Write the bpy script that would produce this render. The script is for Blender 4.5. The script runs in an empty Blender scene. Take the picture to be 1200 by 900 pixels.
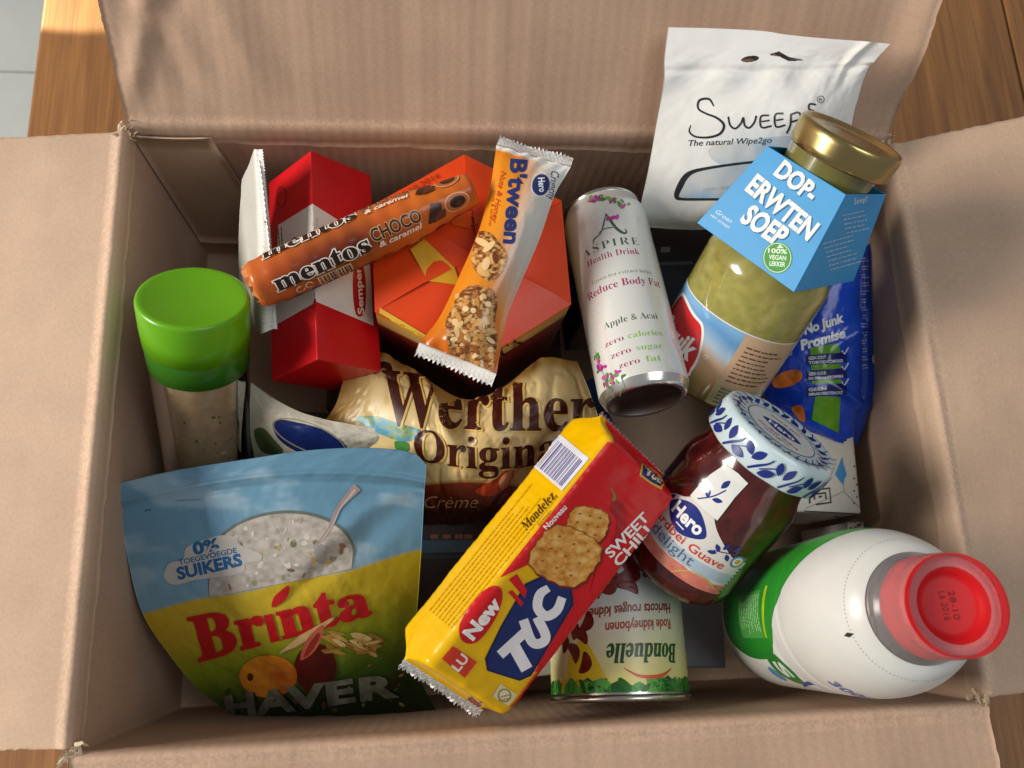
import bpy, bmesh, math, random
import numpy as np
from mathutils import Vector, Matrix
from mathutils.bvhtree import BVHTree

random.seed(7)
SC = bpy.context.scene
COL = SC.collection
H = 0.19                     # rim height of the box above the table (m)
BW, BD = 0.48, 0.3468        # inside width and depth of the box at the rim

# ------------------------------------------------------------------ camera
FPX = 950.0                  # focal length in photo pixels (photo 1200 x 900)
CR = np.array([[0.99467363, -0.03936627, 0.09526107],
               [-0.01369141, -0.96646614, -0.25642885],
               [0.10216125, 0.25375875, -0.96185736]])   # rows: right, down, forward
CP = np.array([0.17736331, 0.06646792, 0.44938704 + H])
cam_data = bpy.data.cameras.new('camera')
cam_data.sensor_width = 36.0
cam_data.lens = FPX / 1200.0 * 36.0
cam_data.clip_start = 0.02
cam_data.clip_end = 60.0
cam_data.dof.use_dof = True; cam_data.dof.focus_distance = 0.45; cam_data.dof.aperture_fstop = 11.0
cam_ob = bpy.data.objects.new('camera', cam_data)
COL.objects.link(cam_ob)
_m = Matrix.Identity(4)
for i in range(3):
    _m[i][0] = CR[0][i]; _m[i][1] = -CR[1][i]; _m[i][2] = -CR[2][i]; _m[i][3] = CP[i]
cam_ob.matrix_world = _m
SC.camera = cam_ob

# ------------------------------------------------------------------ world and lamps (indoor, window light from the left)
world = bpy.data.worlds.new('World')
SC.world = world
world.use_nodes = True
bg = world.node_tree.nodes['Background']
bg.inputs[0].default_value = (0.93, 0.96, 1.0, 1)
bg.inputs[1].default_value = 0.22

def lamp(name, kind, loc, target, energy, color, **kw):
    d = bpy.data.lights.new(name, kind)
    d.energy = energy; d.color = color
    for k, v in kw.items(): setattr(d, k, v)
    o = bpy.data.objects.new(name, d); COL.objects.link(o)
    o.location = loc
    o.rotation_euler = (Vector(target) - Vector(loc)).to_track_quat('-Z', 'Y').to_euler()
    return o
lamp('window_light', 'AREA', (-1.75, 0.30, H + 0.92), (0.24, 0.17, H), 56.0, (1.0, 0.94, 0.86), shape='RECTANGLE', size=0.8, size_y=0.6)
lamp('ceiling_bounce_light', 'AREA', (0.95, 0.05, H + 1.75), (0.30, 0.17, H), 9.0, (0.92, 0.96, 1.0), shape='RECTANGLE', size=0.9, size_y=0.9)
lamp('sun_patch_light', 'SPOT', (-2.2, 2.2, H + 1.9), (-0.205, 0.722, 0), 1500.0, (1.0, 0.74, 0.38), spot_size=math.radians(4.6), spot_blend=0.08, shadow_soft_size=0.004)

vs = SC.view_settings
vs.view_transform = 'Standard'; vs.look = 'None'; vs.exposure = 0.0; vs.gamma = 1.0; vs.use_curve_mapping = False
SC.cycles.max_bounces = 8
SC.cycles.transparent_max_bounces = 12

# ------------------------------------------------------------------ numbers
def P(px, py, d):            # photo pixel + distance along the view axis -> world point
    q = np.array([(px - 600.0) / FPX * d, (py - 450.0) / FPX * d, d])
    return CR.T @ q + CP
def PH(px, py, h):           # photo pixel + height above the rim -> world point
    r = CR.T @ np.array([(px - 600.0) / FPX, (py - 450.0) / FPX, 1.0])
    return CP + r * ((H + h - CP[2]) / r[2])
def CV(x, y, z):             # camera-space vector (right, down, forward) -> world
    return CR.T @ np.array([x, y, z], float)
def PIX(p):
    q = (np.asarray(p) - CP) @ CR.T
    return np.stack([600 + FPX * q[..., 0] / q[..., 2], 450 + FPX * q[..., 1] / q[..., 2]], -1)
def nrm(v):
    v = np.asarray(v, float); return v / np.linalg.norm(v, axis=-1, keepdims=True).clip(1e-12)
def lin(h):
    if not isinstance(h, str): return np.array(h, float)[:3]
    h = h.lstrip('#'); c = np.array([int(h[i:i + 2], 16) / 255 for i in (0, 2, 4)])
    return np.where(c <= 0.04045, c / 12.92, ((c + 0.055) / 1.055) ** 2.4)
def mix(a, b, t):
    t = np.asarray(t, float)[..., None]; return a * (1 - t) + b * t
def sst(a, b, x):
    t = np.clip((np.asarray(x, float) - a) / (b - a), 0, 1); return t * t * (3 - 2 * t)
def _hash(i, j, s):
    n = (i * 374761393 + j * 668265263 + s * 974634777) & 0xffffffff
    n = ((n ^ (n >> 13)) * 1274126177) & 0xffffffff
    return ((n ^ (n >> 16)) & 0xffff) / 65535.0
def vn(x, y, s=0):
    x = np.asarray(x, float); y = np.asarray(y, float)
    i = np.floor(x).astype(np.int64); j = np.floor(y).astype(np.int64)
    fx = x - i; fy = y - j; fx = fx * fx * (3 - 2 * fx); fy = fy * fy * (3 - 2 * fy)
    a = _hash(i, j, s); b = _hash(i + 1, j, s); c = _hash(i, j + 1, s); d = _hash(i + 1, j + 1, s)
    return (a * (1 - fx) + b * fx) * (1 - fy) + (c * (1 - fx) + d * fx) * fy
def fbm(x, y, s=0, o=4):
    t = 0; a = 0.5
    for k in range(o):
        t = t + a * vn(x * 2 ** k, y * 2 ** k, s + k * 17); a *= 0.5
    return t

# ------------------------------------------------------------------ materials
def mat(name, base=None, rough=0.5, metal=0.0, spec=0.5, coat=0.0, trans=0.0, ior=1.45, noise=0.0, nscale=60.0,
        bump=0.0, bscale=200.0, alpha=1.0, sss=0.0, tint=None, crough=0.1, rvar=0.0):
    m = bpy.data.materials.new(name); m.use_nodes = True
    nt = m.node_tree; N = nt.nodes; L = nt.links
    b = N['Principled BSDF']
    b.inputs['Roughness'].default_value = rough; b.inputs['Metallic'].default_value = metal
    b.inputs['Specular IOR Level'].default_value = spec; b.inputs['Coat Weight'].default_value = coat
    b.inputs['Coat Roughness'].default_value = crough
    b.inputs['Transmission Weight'].default_value = trans; b.inputs['IOR'].default_value = ior
    b.inputs['Alpha'].default_value = alpha
    if sss: b.inputs['Subsurface Weight'].default_value = sss; b.inputs['Subsurface Radius'].default_value = (.01, .008, .004); b.inputs['Subsurface Scale'].default_value = 0.4
    tc = N.new('ShaderNodeTexCoord')
    if base is None:
        a = N.new('ShaderNodeAttribute'); a.attribute_name = 'Col'; src = a.outputs['Color']
    else:
        a = N.new('ShaderNodeRGB'); a.outputs[0].default_value = (*lin(base), 1); src = a.outputs[0]
    if noise:
        n = N.new('ShaderNodeTexNoise'); n.inputs['Scale'].default_value = nscale; n.inputs['Detail'].default_value = 5
        L.new(tc.outputs['Object'], n.inputs['Vector'])
        r = N.new('ShaderNodeMapRange'); r.inputs[1].default_value = 0.3; r.inputs[2].default_value = 0.7
        r.inputs[3].default_value = 1 - noise; r.inputs[4].default_value = 1 + noise
        L.new(n.outputs['Fac'], r.inputs[0])
        x = N.new('ShaderNodeVectorMath'); x.operation = 'SCALE'
        L.new(src, x.inputs[0]); L.new(r.outputs[0], x.inputs['Scale']); src = x.outputs[0]
    L.new(src, b.inputs['Base Color'])
    if rvar:
        n = N.new('ShaderNodeTexNoise'); n.inputs['Scale'].default_value = 45; n.inputs['Detail'].default_value = 4
        L.new(tc.outputs['Object'], n.inputs['Vector'])
        r = N.new('ShaderNodeMapRange'); r.inputs[1].default_value = 0.3; r.inputs[2].default_value = 0.7
        r.inputs[3].default_value = max(0.02, rough - rvar); r.inputs[4].default_value = rough + rvar
        L.new(n.outputs['Fac'], r.inputs[0]); L.new(r.outputs[0], b.inputs['Roughness'])
    if bump:
        n = N.new('ShaderNodeTexNoise'); n.inputs['Scale'].default_value = bscale; n.inputs['Detail'].default_value = 3
        L.new(tc.outputs['Object'], n.inputs['Vector'])
        u = N.new('ShaderNodeBump'); u.inputs['Strength'].default_value = bump; u.inputs['Distance'].default_value = 0.001
        L.new(n.outputs['Fac'], u.inputs['Height']); L.new(u.outputs[0], b.inputs['Normal'])
    return m

# ------------------------------------------------------------------ objects
def thing(name, loc, label, cat, group=None):
    o = bpy.data.objects.new(name, None); COL.objects.link(o)
    o.empty_display_size = 0.02
    o.location = [float(c) for c in loc]
    o['label'] = label; o['category'] = cat
    if group: o['group'] = group
    return o
def base_of(o):
    v = np.zeros(3)
    while o is not None:
        v += np.array(o.location); o = o.parent
    return v
def mesh_ob(name, V, F, m, parent=None, smooth=True, cols=None, uv=None, normals=None):
    """V: world coordinates (n,3); F: list of index tuples or (k,3)/(k,4) array"""
    V = np.asarray(V, float) - (base_of(parent) if parent is not None else 0)
    me = bpy.data.meshes.new(name)
    F = [tuple(int(i) for i in f) for f in F] if not isinstance(F, np.ndarray) else F
    if isinstance(F, np.ndarray):
        k = F.shape[1]
        me.vertices.add(len(V)); me.vertices.foreach_set('co', V.astype(np.float32).ravel())
        me.loops.add(F.size); me.loops.foreach_set('vertex_index', F.astype(np.int32).ravel())
        me.polygons.add(len(F)); me.polygons.foreach_set('loop_start', np.arange(0, F.size, k, dtype=np.int32))
        me.update(calc_edges=True); me.validate()
    else:
        me.from_pydata([tuple(v) for v in V], [], F)
    me.polygons.foreach_set('use_smooth', np.full(len(me.polygons), smooth))
    if cols is not None:
        at = me.color_attributes.new('Col', 'FLOAT_COLOR', 'POINT')
        c = np.ones((len(V), 4), np.float32); c[:, :3] = cols
        at.data.foreach_set('color', c.ravel())
    if uv is not None:
        ul = me.uv_layers.new(name='UVMap')
        li = np.empty(len(me.loops), np.int32); me.loops.foreach_get('vertex_index', li)
        ul.data.foreach_set('uv', np.asarray(uv, np.float32)[li].ravel())
    if normals is not None:
        me.normals_split_custom_set_from_vertices([tuple(v) for v in normals])
    me.materials.append(m)
    o = bpy.data.objects.new(name, me); COL.objects.link(o)
    if parent is not None: o.parent = parent
    return o
def grid_faces(nu, nv, closed_u=False, off=0, flip=False):
    i, j = np.meshgrid(np.arange(nu if closed_u else nu - 1), np.arange(nv - 1), indexing='ij')
    i2 = (i + 1) % nu
    f = np.stack([i * nv + j, i2 * nv + j, i2 * nv + j + 1, i * nv + j + 1], -1).reshape(-1, 4) + off
    return f[:, ::-1] if flip else f
def vnormals(V, F):
    V = np.asarray(V); F = np.asarray(F)
    n = np.cross(V[F[:, 2]] - V[F[:, 0]], V[F[:, -1]] - V[F[:, 1]]) if F.shape[1] == 4 else np.cross(V[F[:, 1]] - V[F[:, 0]], V[F[:, 2]] - V[F[:, 0]])
    N = np.zeros_like(V)
    for k in range(F.shape[1]): np.add.at(N, F[:, k], n)
    return nrm(N)

class Body:                  # a surface that prints can be laid on
    def __init__(s, V, F):
        s.V = np.asarray(V, float); s.F = np.asarray(F)
        s.N = vnormals(s.V, s.F)
        T = s.F if s.F.shape[1] == 3 else np.concatenate([s.F[:, [0, 1, 2]], s.F[:, [0, 2, 3]]])
        s.T = T
        s.bvh = BVHTree.FromPolygons([tuple(v) for v in s.V], [tuple(int(i) for i in t) for t in T], all_triangles=True)
    def map(s, pts):
        n = len(pts); pos = np.zeros((n, 3)); nor = np.zeros((n, 3)); ok = np.zeros(n, bool)
        o = Vector(CP)
        q = np.stack([(pts[:, 0] - 600) / FPX, (pts[:, 1] - 450) / FPX, np.ones(n)], 1) @ CR
        q = nrm(q)
        rc = s.bvh.ray_cast
        for i in range(n):
            h = rc(o, Vector(q[i]))
            if h[0] is None: continue
            ok[i] = True; pos[i] = h[0]
            t = s.T[h[2]]; a, b, c = s.V[t]
            v0 = b - a; v1 = c - a; v2 = pos[i] - a
            d00 = v0 @ v0; d01 = v0 @ v1; d11 = v1 @ v1; d20 = v2 @ v0; d21 = v2 @ v1
            den = d00 * d11 - d01 * d01 or 1e-20
            w1 = (d11 * d20 - d01 * d21) / den; w2 = (d00 * d21 - d01 * d20) / den
            nn = s.N[t[0]] * (1 - w1 - w2) + s.N[t[1]] * w1 + s.N[t[2]] * w2
            if nn @ q[i] > 0: nn = -nn
            nor[i] = nn
        return pos, nrm(nor), ok

# ------------------------------------------------------------------ print: flat artwork laid on real surfaces
_tc = bpy.data.curves.new('text_source', 'FONT'); _to = bpy.data.objects.new('text_source', _tc); COL.objects.link(_to)
_tc.resolution_u = 3
_STY = {'serif': (0x1D400, 0x1D41A, 0x1D7CE)}
_tcache = {}
def glyphs(t, sty='sans', off=0.0, space=1.0):
    slant = {'sbi': .22, 'script': .32, 'bi': .28}.get(sty, 0.0)      # slanted and heavy cuts are derived from the built-in face
    if sty in ('bold', 'sbi'): off += .026; sty = 'sans'
    elif sty == 'script': sty = 'sans'
    elif sty == 'bi': sty = 'serif'
    k = (t, sty, off, space, slant)
    if k in _tcache: return _tcache[k]
    s = t
    if sty in _STY:
        U, l, dg = _STY[sty]
        s = ''.join(chr(U + ord(c) - 65) if 'A' <= c <= 'Z' else chr(l + ord(c) - 97) if 'a' <= c <= 'z' else
                    chr(dg + ord(c) - 48) if dg and '0' <= c <= '9' else c for c in t)
    _tc.body = s; _tc.offset = off; _tc.space_character = space
    bpy.context.view_layer.update()
    me = bpy.data.meshes.new_from_object(_to)
    me.calc_loop_triangles()
    v = np.empty(len(me.vertices) * 3); me.vertices.foreach_get('co', v); v = v.reshape(-1, 3)[:, :2]
    f = np.empty(len(me.loop_triangles) * 3, np.int32); me.loop_triangles.foreach_get('vertices', f)
    bpy.data.meshes.remove(me)
    T = v[f.reshape(-1, 3)].copy()
    T[..., 0] += slant * T[..., 1]
    _tcache[k] = T
    return T
def tess(poly):
    from mathutils.geometry import tessellate_polygon
    p = np.asarray(poly, float)
    tr = tessellate_polygon([[Vector((a, b, 0)) for a, b in p]])
    return p[np.array(tr)] if len(tr) else np.zeros((0, 3, 2))
def smooth_line(pts, n=8, closed=False):
    p = np.asarray(pts, float)
    if closed: p = np.concatenate([p[-1:], p, p[:2]])
    else: p = np.concatenate([2 * p[:1] - p[1:2], p, 2 * p[-1:] - p[-2:-1]])
    out = []
    for i in range(1, len(p) - 2):
        for t in np.linspace(0, 1, n, endpoint=False):
            a, b, c, d = p[i - 1], p[i], p[i + 1], p[i + 2]
            out.append(0.5 * (2 * b + (c - a) * t + (2 * a - 5 * b + 4 * c - d) * t * t + (3 * b - a - 3 * c + d) * t ** 3))
    if not closed: out.append(p[-2])
    return np.array(out)

class Art:
    """2-D artwork. o, k: where the drawing's coordinates sit in the photo (zoom origin and factor); up: +1 when y grows upwards"""
    def __init__(s, o=(0, 0), k=1.0, up=-1):
        s.o = np.array(o, float); s.k = k; s.up = up; s.T = []; s.C = []; s.L = []; s.cols = []; s.lay = 0
    def z(s, p): return s.o + np.asarray(p, float) / s.k
    def add(s, T, col, lay=None):
        if len(T) == 0: return
        s.cols.append(col if callable(col) else lin(col))
        s.T.append(s.z(T)); s.C.append(np.full(len(T), len(s.cols) - 1)); s.L.append(np.full(len(T), s.lay if lay is None else lay))
    def poly(s, pts, col, lay=None): s.add(tess(pts), col, lay)
    def blob(s, pts, col, lay=None, n=6): s.add(tess(smooth_line(pts, n, True)), col, lay)
    def rect(s, x0, y0, x1, y1, col, lay=None): s.poly([(x0, y0), (x1, y0), (x1, y1), (x0, y1)], col, lay)
    def ell(s, c, a, b, col, lay=None, rot=0.0, n=40, a0=0, a1=360):
        t = np.radians(np.linspace(a0, a1, n, endpoint=(a1 - a0) < 360)); r = math.radians(rot)
        x = a * np.cos(t); y = b * np.sin(t)
        s.poly(np.stack([c[0] + x * math.cos(r) - y * math.sin(r), c[1] + x * math.sin(r) + y * math.cos(r)], 1), col, lay)
    def stroke(s, pts, w, col, lay=None, smooth=0, closed=False):
        p = np.asarray(pts, float)
        if smooth: p = smooth_line(p, smooth, closed)
        if closed: p = np.concatenate([p, p[:1]])
        w = np.broadcast_to(np.asarray(w, float), (len(p),)) if np.ndim(w) == 0 else np.interp(np.linspace(0, 1, len(p)), np.linspace(0, 1, len(w)), w)
        d = np.gradient(p, axis=0); d = d / np.linalg.norm(d, axis=1, keepdims=True).clip(1e-9)
        nn = np.stack([-d[:, 1], d[:, 0]], 1) * w[:, None] / 2
        a = p + nn; b = p - nn
        T = np.concatenate([np.stack([a[:-1], b[:-1], b[1:]], 1), np.stack([a[:-1], b[1:], a[1:]], 1)])
        s.add(T, col, lay)
    def ring(s, c, a, b, w, col, lay=None, rot=0, a0=0, a1=360, n=48):
        t = np.radians(np.linspace(a0, a1, n)); r = math.radians(rot)
        x = a * np.cos(t); y = b * np.sin(t)
        s.stroke(np.stack([c[0] + x * math.cos(r) - y * math.sin(r), c[1] + x * math.sin(r) + y * math.cos(r)], 1), w, col, lay)
    def text(s, t, p0, p1, h, col, sty='sans', lay=None, off=0.0, shear=0.0, space=1.0, warp=None, upv=None):
        T = glyphs(t, sty, off, space)
        if len(T) == 0: return
        x0 = T[..., 0].min(); x1 = T[..., 0].max()
        if off:                      # keep outlined and plain copies registered
            B = glyphs(t, sty, 0.0, space); x0 = B[..., 0].min(); x1 = B[..., 0].max()
        u = (T[..., 0] - x0) / (x1 - x0); v = T[..., 1] / 0.7
        p0 = np.array(p0, float); p1 = np.array(p1, float); d = p1 - p0; ln = np.linalg.norm(d)
        e = d / ln; up = np.array([-e[1], e[0]]) if s.up > 0 else np.array([e[1], -e[0]])
        if upv is not None: up = np.array(upv, float) / np.linalg.norm(upv)
        if warp is not None: u, v = warp(u, v)
        Q = p0 + u[..., None] * d + (v * h)[..., None] * (up + shear * e)
        s.add(Q, col, lay)
    def lines(s, p0, p1, h, n, gap, col, seed=0, lay=None, ragged=0.25):
        """n rows of small print too fine to read in the photo: rows of word-long dashes"""
        rnd = random.Random(seed); p0 = np.array(p0, float); p1 = np.array(p1, float); d = p1 - p0; ln = np.linalg.norm(d); e = d / ln
        dn = np.array([-e[1], e[0]]) if s.up < 0 else np.array([e[1], -e[0]])
        for r in range(n):
            x = 0; end = ln * (1 - ragged * rnd.random())
            while x < end:
                w = min(h * rnd.uniform(1.0, 4.0), end - x)
                y = r * gap; a = p0 + e * x + dn * y
                hh = h * rnd.uniform(.75, 1.0)
                s.add(tess([a, a + e * w, a + e * w - dn * hh, a - dn * hh]), col, lay)
                x += w + h * 0.6
    def bars(s, p0, p1, h, n, col, seed=0, lay=None):
        rnd = random.Random(seed); p0 = np.array(p0, float); d = np.array(p1, float) - p0; ln = np.linalg.norm(d); e = d / ln
        up = np.array([-e[1], e[0]]) if s.up > 0 else np.array([e[1], -e[0]])
        ws = [rnd.choice([1, 1, 2, 3]) for _ in range(2 * n)]; tot = sum(ws); x = 0
        for i, w in enumerate(ws):
            w = w / tot * ln
            if i % 2 == 0:
                a = p0 + e * x; b = a + e * w
                s.add(tess([a, b, b + up * h, a + up * h]), col, lay)
            x += w
def split(T, C, L, step):
    for ax in (0, 1):
        for _ in range(14):
            lo = T[..., ax].min(1); hi = T[..., ax].max(1)
            k0 = np.floor(lo / step + 1e-5) + 1; k1 = np.ceil(hi / step - 1e-5) - 1
            m = k0 <= k1
            if not m.any(): break
            g = np.floor((k0[m] + k1[m]) / 2) * step
            S = T[m]; o = np.argsort(S[..., ax], axis=1)
            S = np.take_along_axis(S, o[..., None], 1)
            a, b, c = S[:, 0], S[:, 1], S[:, 2]
            def cut(p, q):
                dd = q[:, ax] - p[:, ax]
                t = np.where(np.abs(dd) < 1e-12, 0.5, (g - p[:, ax]) / np.where(np.abs(dd) < 1e-12, 1, dd))
                return p + (q - p) * np.clip(t, 0, 1)[:, None]
            lowb = (b[:, ax] <= g)[:, None]
            pac = cut(a, c); pbc = cut(b, c); pab = cut(a, b)
            t1 = np.where(lowb[..., None], np.stack([pac, pbc, c], 1), np.stack([a, pab, pac], 1))
            t2 = np.where(lowb[..., None], np.stack([a, b, pbc], 1), np.stack([pab, b, c], 1))
            t3 = np.where(lowb[..., None], np.stack([a, pbc, pac], 1), np.stack([pab, c, pac], 1))
            T = np.concatenate([T[~m], t1, t2, t3]); C = np.concatenate([C[~m], C[m], C[m], C[m]]); L = np.concatenate([L[~m], L[m], L[m], L[m]])
            ar = np.abs(np.cross(T[:, 1] - T[:, 0], T[:, 2] - T[:, 0])); k = ar > 1e-9 * step * step
            T, C, L = T[k], C[k], L[k]
    return T, C, L
def lay_print(name, art, mapping, m, parent, step, off=0.00010, dl=0.00005):
    T = np.concatenate(art.T); C = np.concatenate(art.C); L = np.concatenate(art.L)
    T, C, L = split(T, C, L, step)
    flat = T.reshape(-1, 2)
    uq, inv = np.unique(np.round(flat / (step * 1e-4)).astype(np.int64), axis=0, return_inverse=True)
    inv = inv.ravel()
    first = np.zeros(len(uq), np.int64); first[inv] = np.arange(len(flat))
    pos, nor, ok = mapping(flat[first])
    pos, nor, ok = pos[inv], nor[inv], ok[inv]
    cols = np.zeros((len(flat), 3)); Cv = np.repeat(C, 3); Lv = np.repeat(L, 3)
    for i, c in enumerate(art.cols):
        k = Cv == i
        if k.any(): cols[k] = c(flat[k][:, 0], flat[k][:, 1]) if callable(c) else c
    pos = pos + nor * (off + dl * Lv)[:, None]
    keep = ok.reshape(-1, 3).all(1)
    X = pos.reshape(-1, 3, 3)
    e = np.linalg.norm(X - np.roll(X, 1, axis=1), axis=2).max(1)
    keep &= e < max(6 * np.median(e), 0.004)
    X = X[keep]; NN = nor.reshape(-1, 3, 3)[keep]; CC = cols.reshape(-1, 3, 3)[keep]
    fn = np.cross(X[:, 1] - X[:, 0], X[:, 2] - X[:, 0]); fl = (fn * NN.mean(1)).sum(1) < 0
    X[fl] = X[fl][:, ::-1]; NN[fl] = NN[fl][:, ::-1]; CC[fl] = CC[fl][:, ::-1]
    F = np.arange(len(X) * 3).reshape(-1, 3)
    return mesh_ob(name, X.reshape(-1, 3), F, m, parent, True, CC.reshape(-1, 3), None, NN.reshape(-1, 3))

# ------------------------------------------------------------------ shapes
def frame_of(A, O):
    A = nrm(A); X = CP - O; X = nrm(X - A * (X @ A)); return A, X, np.cross(A, X)
def lathe(name, O, A, prof, m, root, seg=96, colf=None, wob=0.0, twist=0.0, poly=None):
    O = np.asarray(O, float); A, X, Y = frame_of(A, O)
    pr = np.array(prof, float); n = len(pr)
    th = np.linspace(0, 2 * np.pi, seg, endpoint=False) + twist
    R = np.broadcast_to(pr[:, 0][None], (seg, n)).copy()
    if wob: R *= 1 + wob * np.sin(3 * th[:, None] + pr[:, 1][None] * 90)
    if poly is not None: R *= poly(th)[:, None]
    V = O + A * pr[:, 1][None, :, None] + (np.cos(th)[:, None, None] * X + np.sin(th)[:, None, None] * Y) * R[..., None]
    F = grid_faces(seg, n, True)
    V = V.reshape(-1, 3)
    cols = None
    if colf is not None:
        tt = (th + np.pi) % (2 * np.pi) - np.pi
        cols = colf(np.repeat(tt, n), np.tile(pr[:, 1], seg), np.tile(pr[:, 0], seg))
    o = mesh_ob(name, V, F, m, root, True, cols)
    return o
def cyl_map(O, A, rf):
    """(s = arc metres, z) -> surface; rf: radius function of z"""
    O = np.asarray(O, float); A, X, Y = frame_of(A, O)
    R0 = rf(0.0) if callable(rf) else rf
    def f(p):
        z = p[:, 1]; r = rf(z) if callable(rf) else np.full(len(p), rf)
        rm = f.R; th = p[:, 0] / rm
        n = np.cos(th)[:, None] * X + np.sin(th)[:, None] * Y
        if callable(rf):
            sl = (rf(z + 1e-4) - rf(z - 1e-4)) / 2e-4
            nn = nrm(n - A * sl[:, None])
        else: nn = n
        return O + A * z[:, None] + n * r[:, None], nn, np.ones(len(p), bool)
    f.R = R0
    return f
def catmull(C, n, axis):
    C = np.moveaxis(np.asarray(C, float), axis, 0); k = len(C)
    t = np.linspace(0, k - 1, n); i = np.clip(np.floor(t).astype(int), 0, k - 2); f = (t - i).reshape(-1, *([1] * (C.ndim - 1)))
    E = np.concatenate([2 * C[:1] - C[1:2], C, 2 * C[-1:] - C[-2:-1]])
    a, b, c, d = E[i], E[i + 1], E[i + 2], E[i + 3]
    return np.moveaxis(0.5 * (2 * b + (c - a) * f + (2 * a - 5 * b + 4 * c - d) * f ** 2 + (3 * b - a - 3 * c + d) * f ** 3), 0, axis)
def patch(name, ctrl, nu, nv, thick, m, root, disp=None, colf=None, zo=(0, 0), zk=1.0, edge=0.0005, shape=0.5, hole=None):
    """closed soft pouch: ctrl = rows of (zoom x, zoom y, distance) seen by the camera; a back sheet lies 'thick' behind"""
    C = np.array([[P(zo[0] + x / zk, zo[1] + y / zk, d) for x, y, d in row] for row in ctrl])
    G = catmull(catmull(C, nu, 0), nv, 1)            # rows (down the photo) x columns
    u, v = np.meshgrid(np.linspace(0, 1, nu), np.linspace(0, 1, nv), indexing='ij')
    F = grid_faces(nu, nv)
    V = G.reshape(-1, 3); N = vnormals(V, F)
    N = np.where(((N * (CP - V)).sum(1) < 0)[:, None], -N, N)
    pr = (np.clip(16 * u * (1 - u) * v * (1 - v), 0, 1) ** shape).ravel()
    if disp is not None:
        V = V + N * disp(u.ravel(), v.ravel())[:, None]
    B = V - N * (edge + thick * pr)[:, None]
    if disp is not None: B = G.reshape(-1, 3) - N * (edge + thick * pr)[:, None]
    n = nu * nv
    rim = np.concatenate([np.arange(0, nv), np.arange(1, nu) * nv + nv - 1, (nu - 1) * nv + np.arange(nv - 2, -1, -1), np.arange(nu - 2, 0, -1) * nv])
    r2 = np.roll(rim, -1)
    W = np.stack([rim, r2, r2 + n, rim + n], 1)
    if hole is not None:
        z = (PIX(V) - np.array(zo)) * zk; hm = hole(z[:, 0], z[:, 1]); F = F[~hm[F].any(1)]
    FF = np.concatenate([F, F[:, ::-1] + n, W[:, ::-1]])
    VV = np.concatenate([V, B])
    fn = np.cross(VV[F[0, 1]] - VV[F[0, 0]], VV[F[0, 2]] - VV[F[0, 0]])
    if fn @ (CP - VV[0]) < 0: FF = FF[:, ::-1]
    cols = None
    if colf is not None:
        px = PIX(V); z = (px - np.array(zo)) * zk
        c = colf(z[:, 0], z[:, 1], u.ravel(), v.ravel()); cols = np.concatenate([c, c])
    o = mesh_ob(name, VV, FF, m, root, True, cols)
    bd = Body(V, F); bd.ob = o; bd.G = V.reshape(nu, nv, 3)
    return bd
def seal(name, a, b, out, ln, m, root, teeth=16, tooth=0.0022, rip=0.0005, n=None, toward=None, thick=0.0004):
    """crimped, zigzag-cut end of a wrapper from a to b, reaching ln outwards"""
    a = np.array(a, float); b = np.array(b, float); out = nrm(out)
    n = teeth * 4 + 1; s = np.linspace(0, 1, n); r = 7
    nr = nrm(np.cross(b - a, out))
    if nr @ (CP - a) < 0: nr = -nr
    tri = np.abs((np.arange(n) % 4) - 2) / 2.0
    V = []
    for j in range(r):
        t = j / (r - 1)
        e = (ln + tooth * tri - tooth / 2) * t
        V.append(a + (b - a) * s[:, None] + out * np.asarray(e).reshape(-1, 1) + nr * (rip * np.sin(np.arange(n) * 1.9 + j * 2.4) * (0.3 + t) + 0.0006 * np.sin(s * 7 + t * 2))[:, None])
    V = np.stack(V).reshape(-1, 3); F = grid_faces(r, n)
    k = len(V); B = V - nr * thick
    rim = np.concatenate([np.arange(0, n), np.arange(1, r) * n + n - 1, (r - 1) * n + np.arange(n - 2, -1, -1), np.arange(r - 2, 0, -1) * n])
    r2 = np.roll(rim, -1)
    FF = np.concatenate([F, F[:, ::-1] + k, np.stack([rim, r2, r2 + k, rim + k], 1)[:, ::-1]])
    fn = np.cross(V[F[0, 1]] - V[F[0, 0]], V[F[0, 2]] - V[F[0, 0]])
    if fn @ nr < 0: FF = FF[:, ::-1]
    return mesh_ob(name, np.concatenate([V, B]), FF, m, root, True)
def solid(name, V, F, m, root, bevel=0.001, segs=2, smooth=False):
    """bevelled polyhedron"""
    b0 = base_of(root) if root is not None else np.zeros(3)
    bm = bmesh.new(); vs_ = [bm.verts.new(tuple(np.asarray(v) - b0)) for v in V]
    for f in F: bm.faces.new([vs_[i] for i in f])
    bmesh.ops.recalc_face_normals(bm, faces=bm.faces)
    if bevel: bmesh.ops.bevel(bm, geom=list(bm.edges), offset=bevel, segments=segs, profile=0.5, affect='EDGES', clamp_overlap=True)
    me = bpy.data.meshes.new(name); bm.to_mesh(me); bm.free()
    for p in me.polygons: p.use_smooth = smooth
    me.materials.append(m)
    o = bpy.data.objects.new(name, me); COL.objects.link(o)
    if root is not None: o.parent = root
    return o
BOXF = [(0, 1, 2, 3), (7, 6, 5, 4), (0, 4, 5, 1), (1, 5, 6, 2), (2, 6, 7, 3), (3, 7, 4, 0)]
def box8(O, a, b, c):
    O, a, b, c = (np.asarray(t, float) for t in (O, a, b, c))
    return [O, O + a, O + a + b, O + b, O + c, O + a + c, O + a + b + c, O + b + c]
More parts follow.
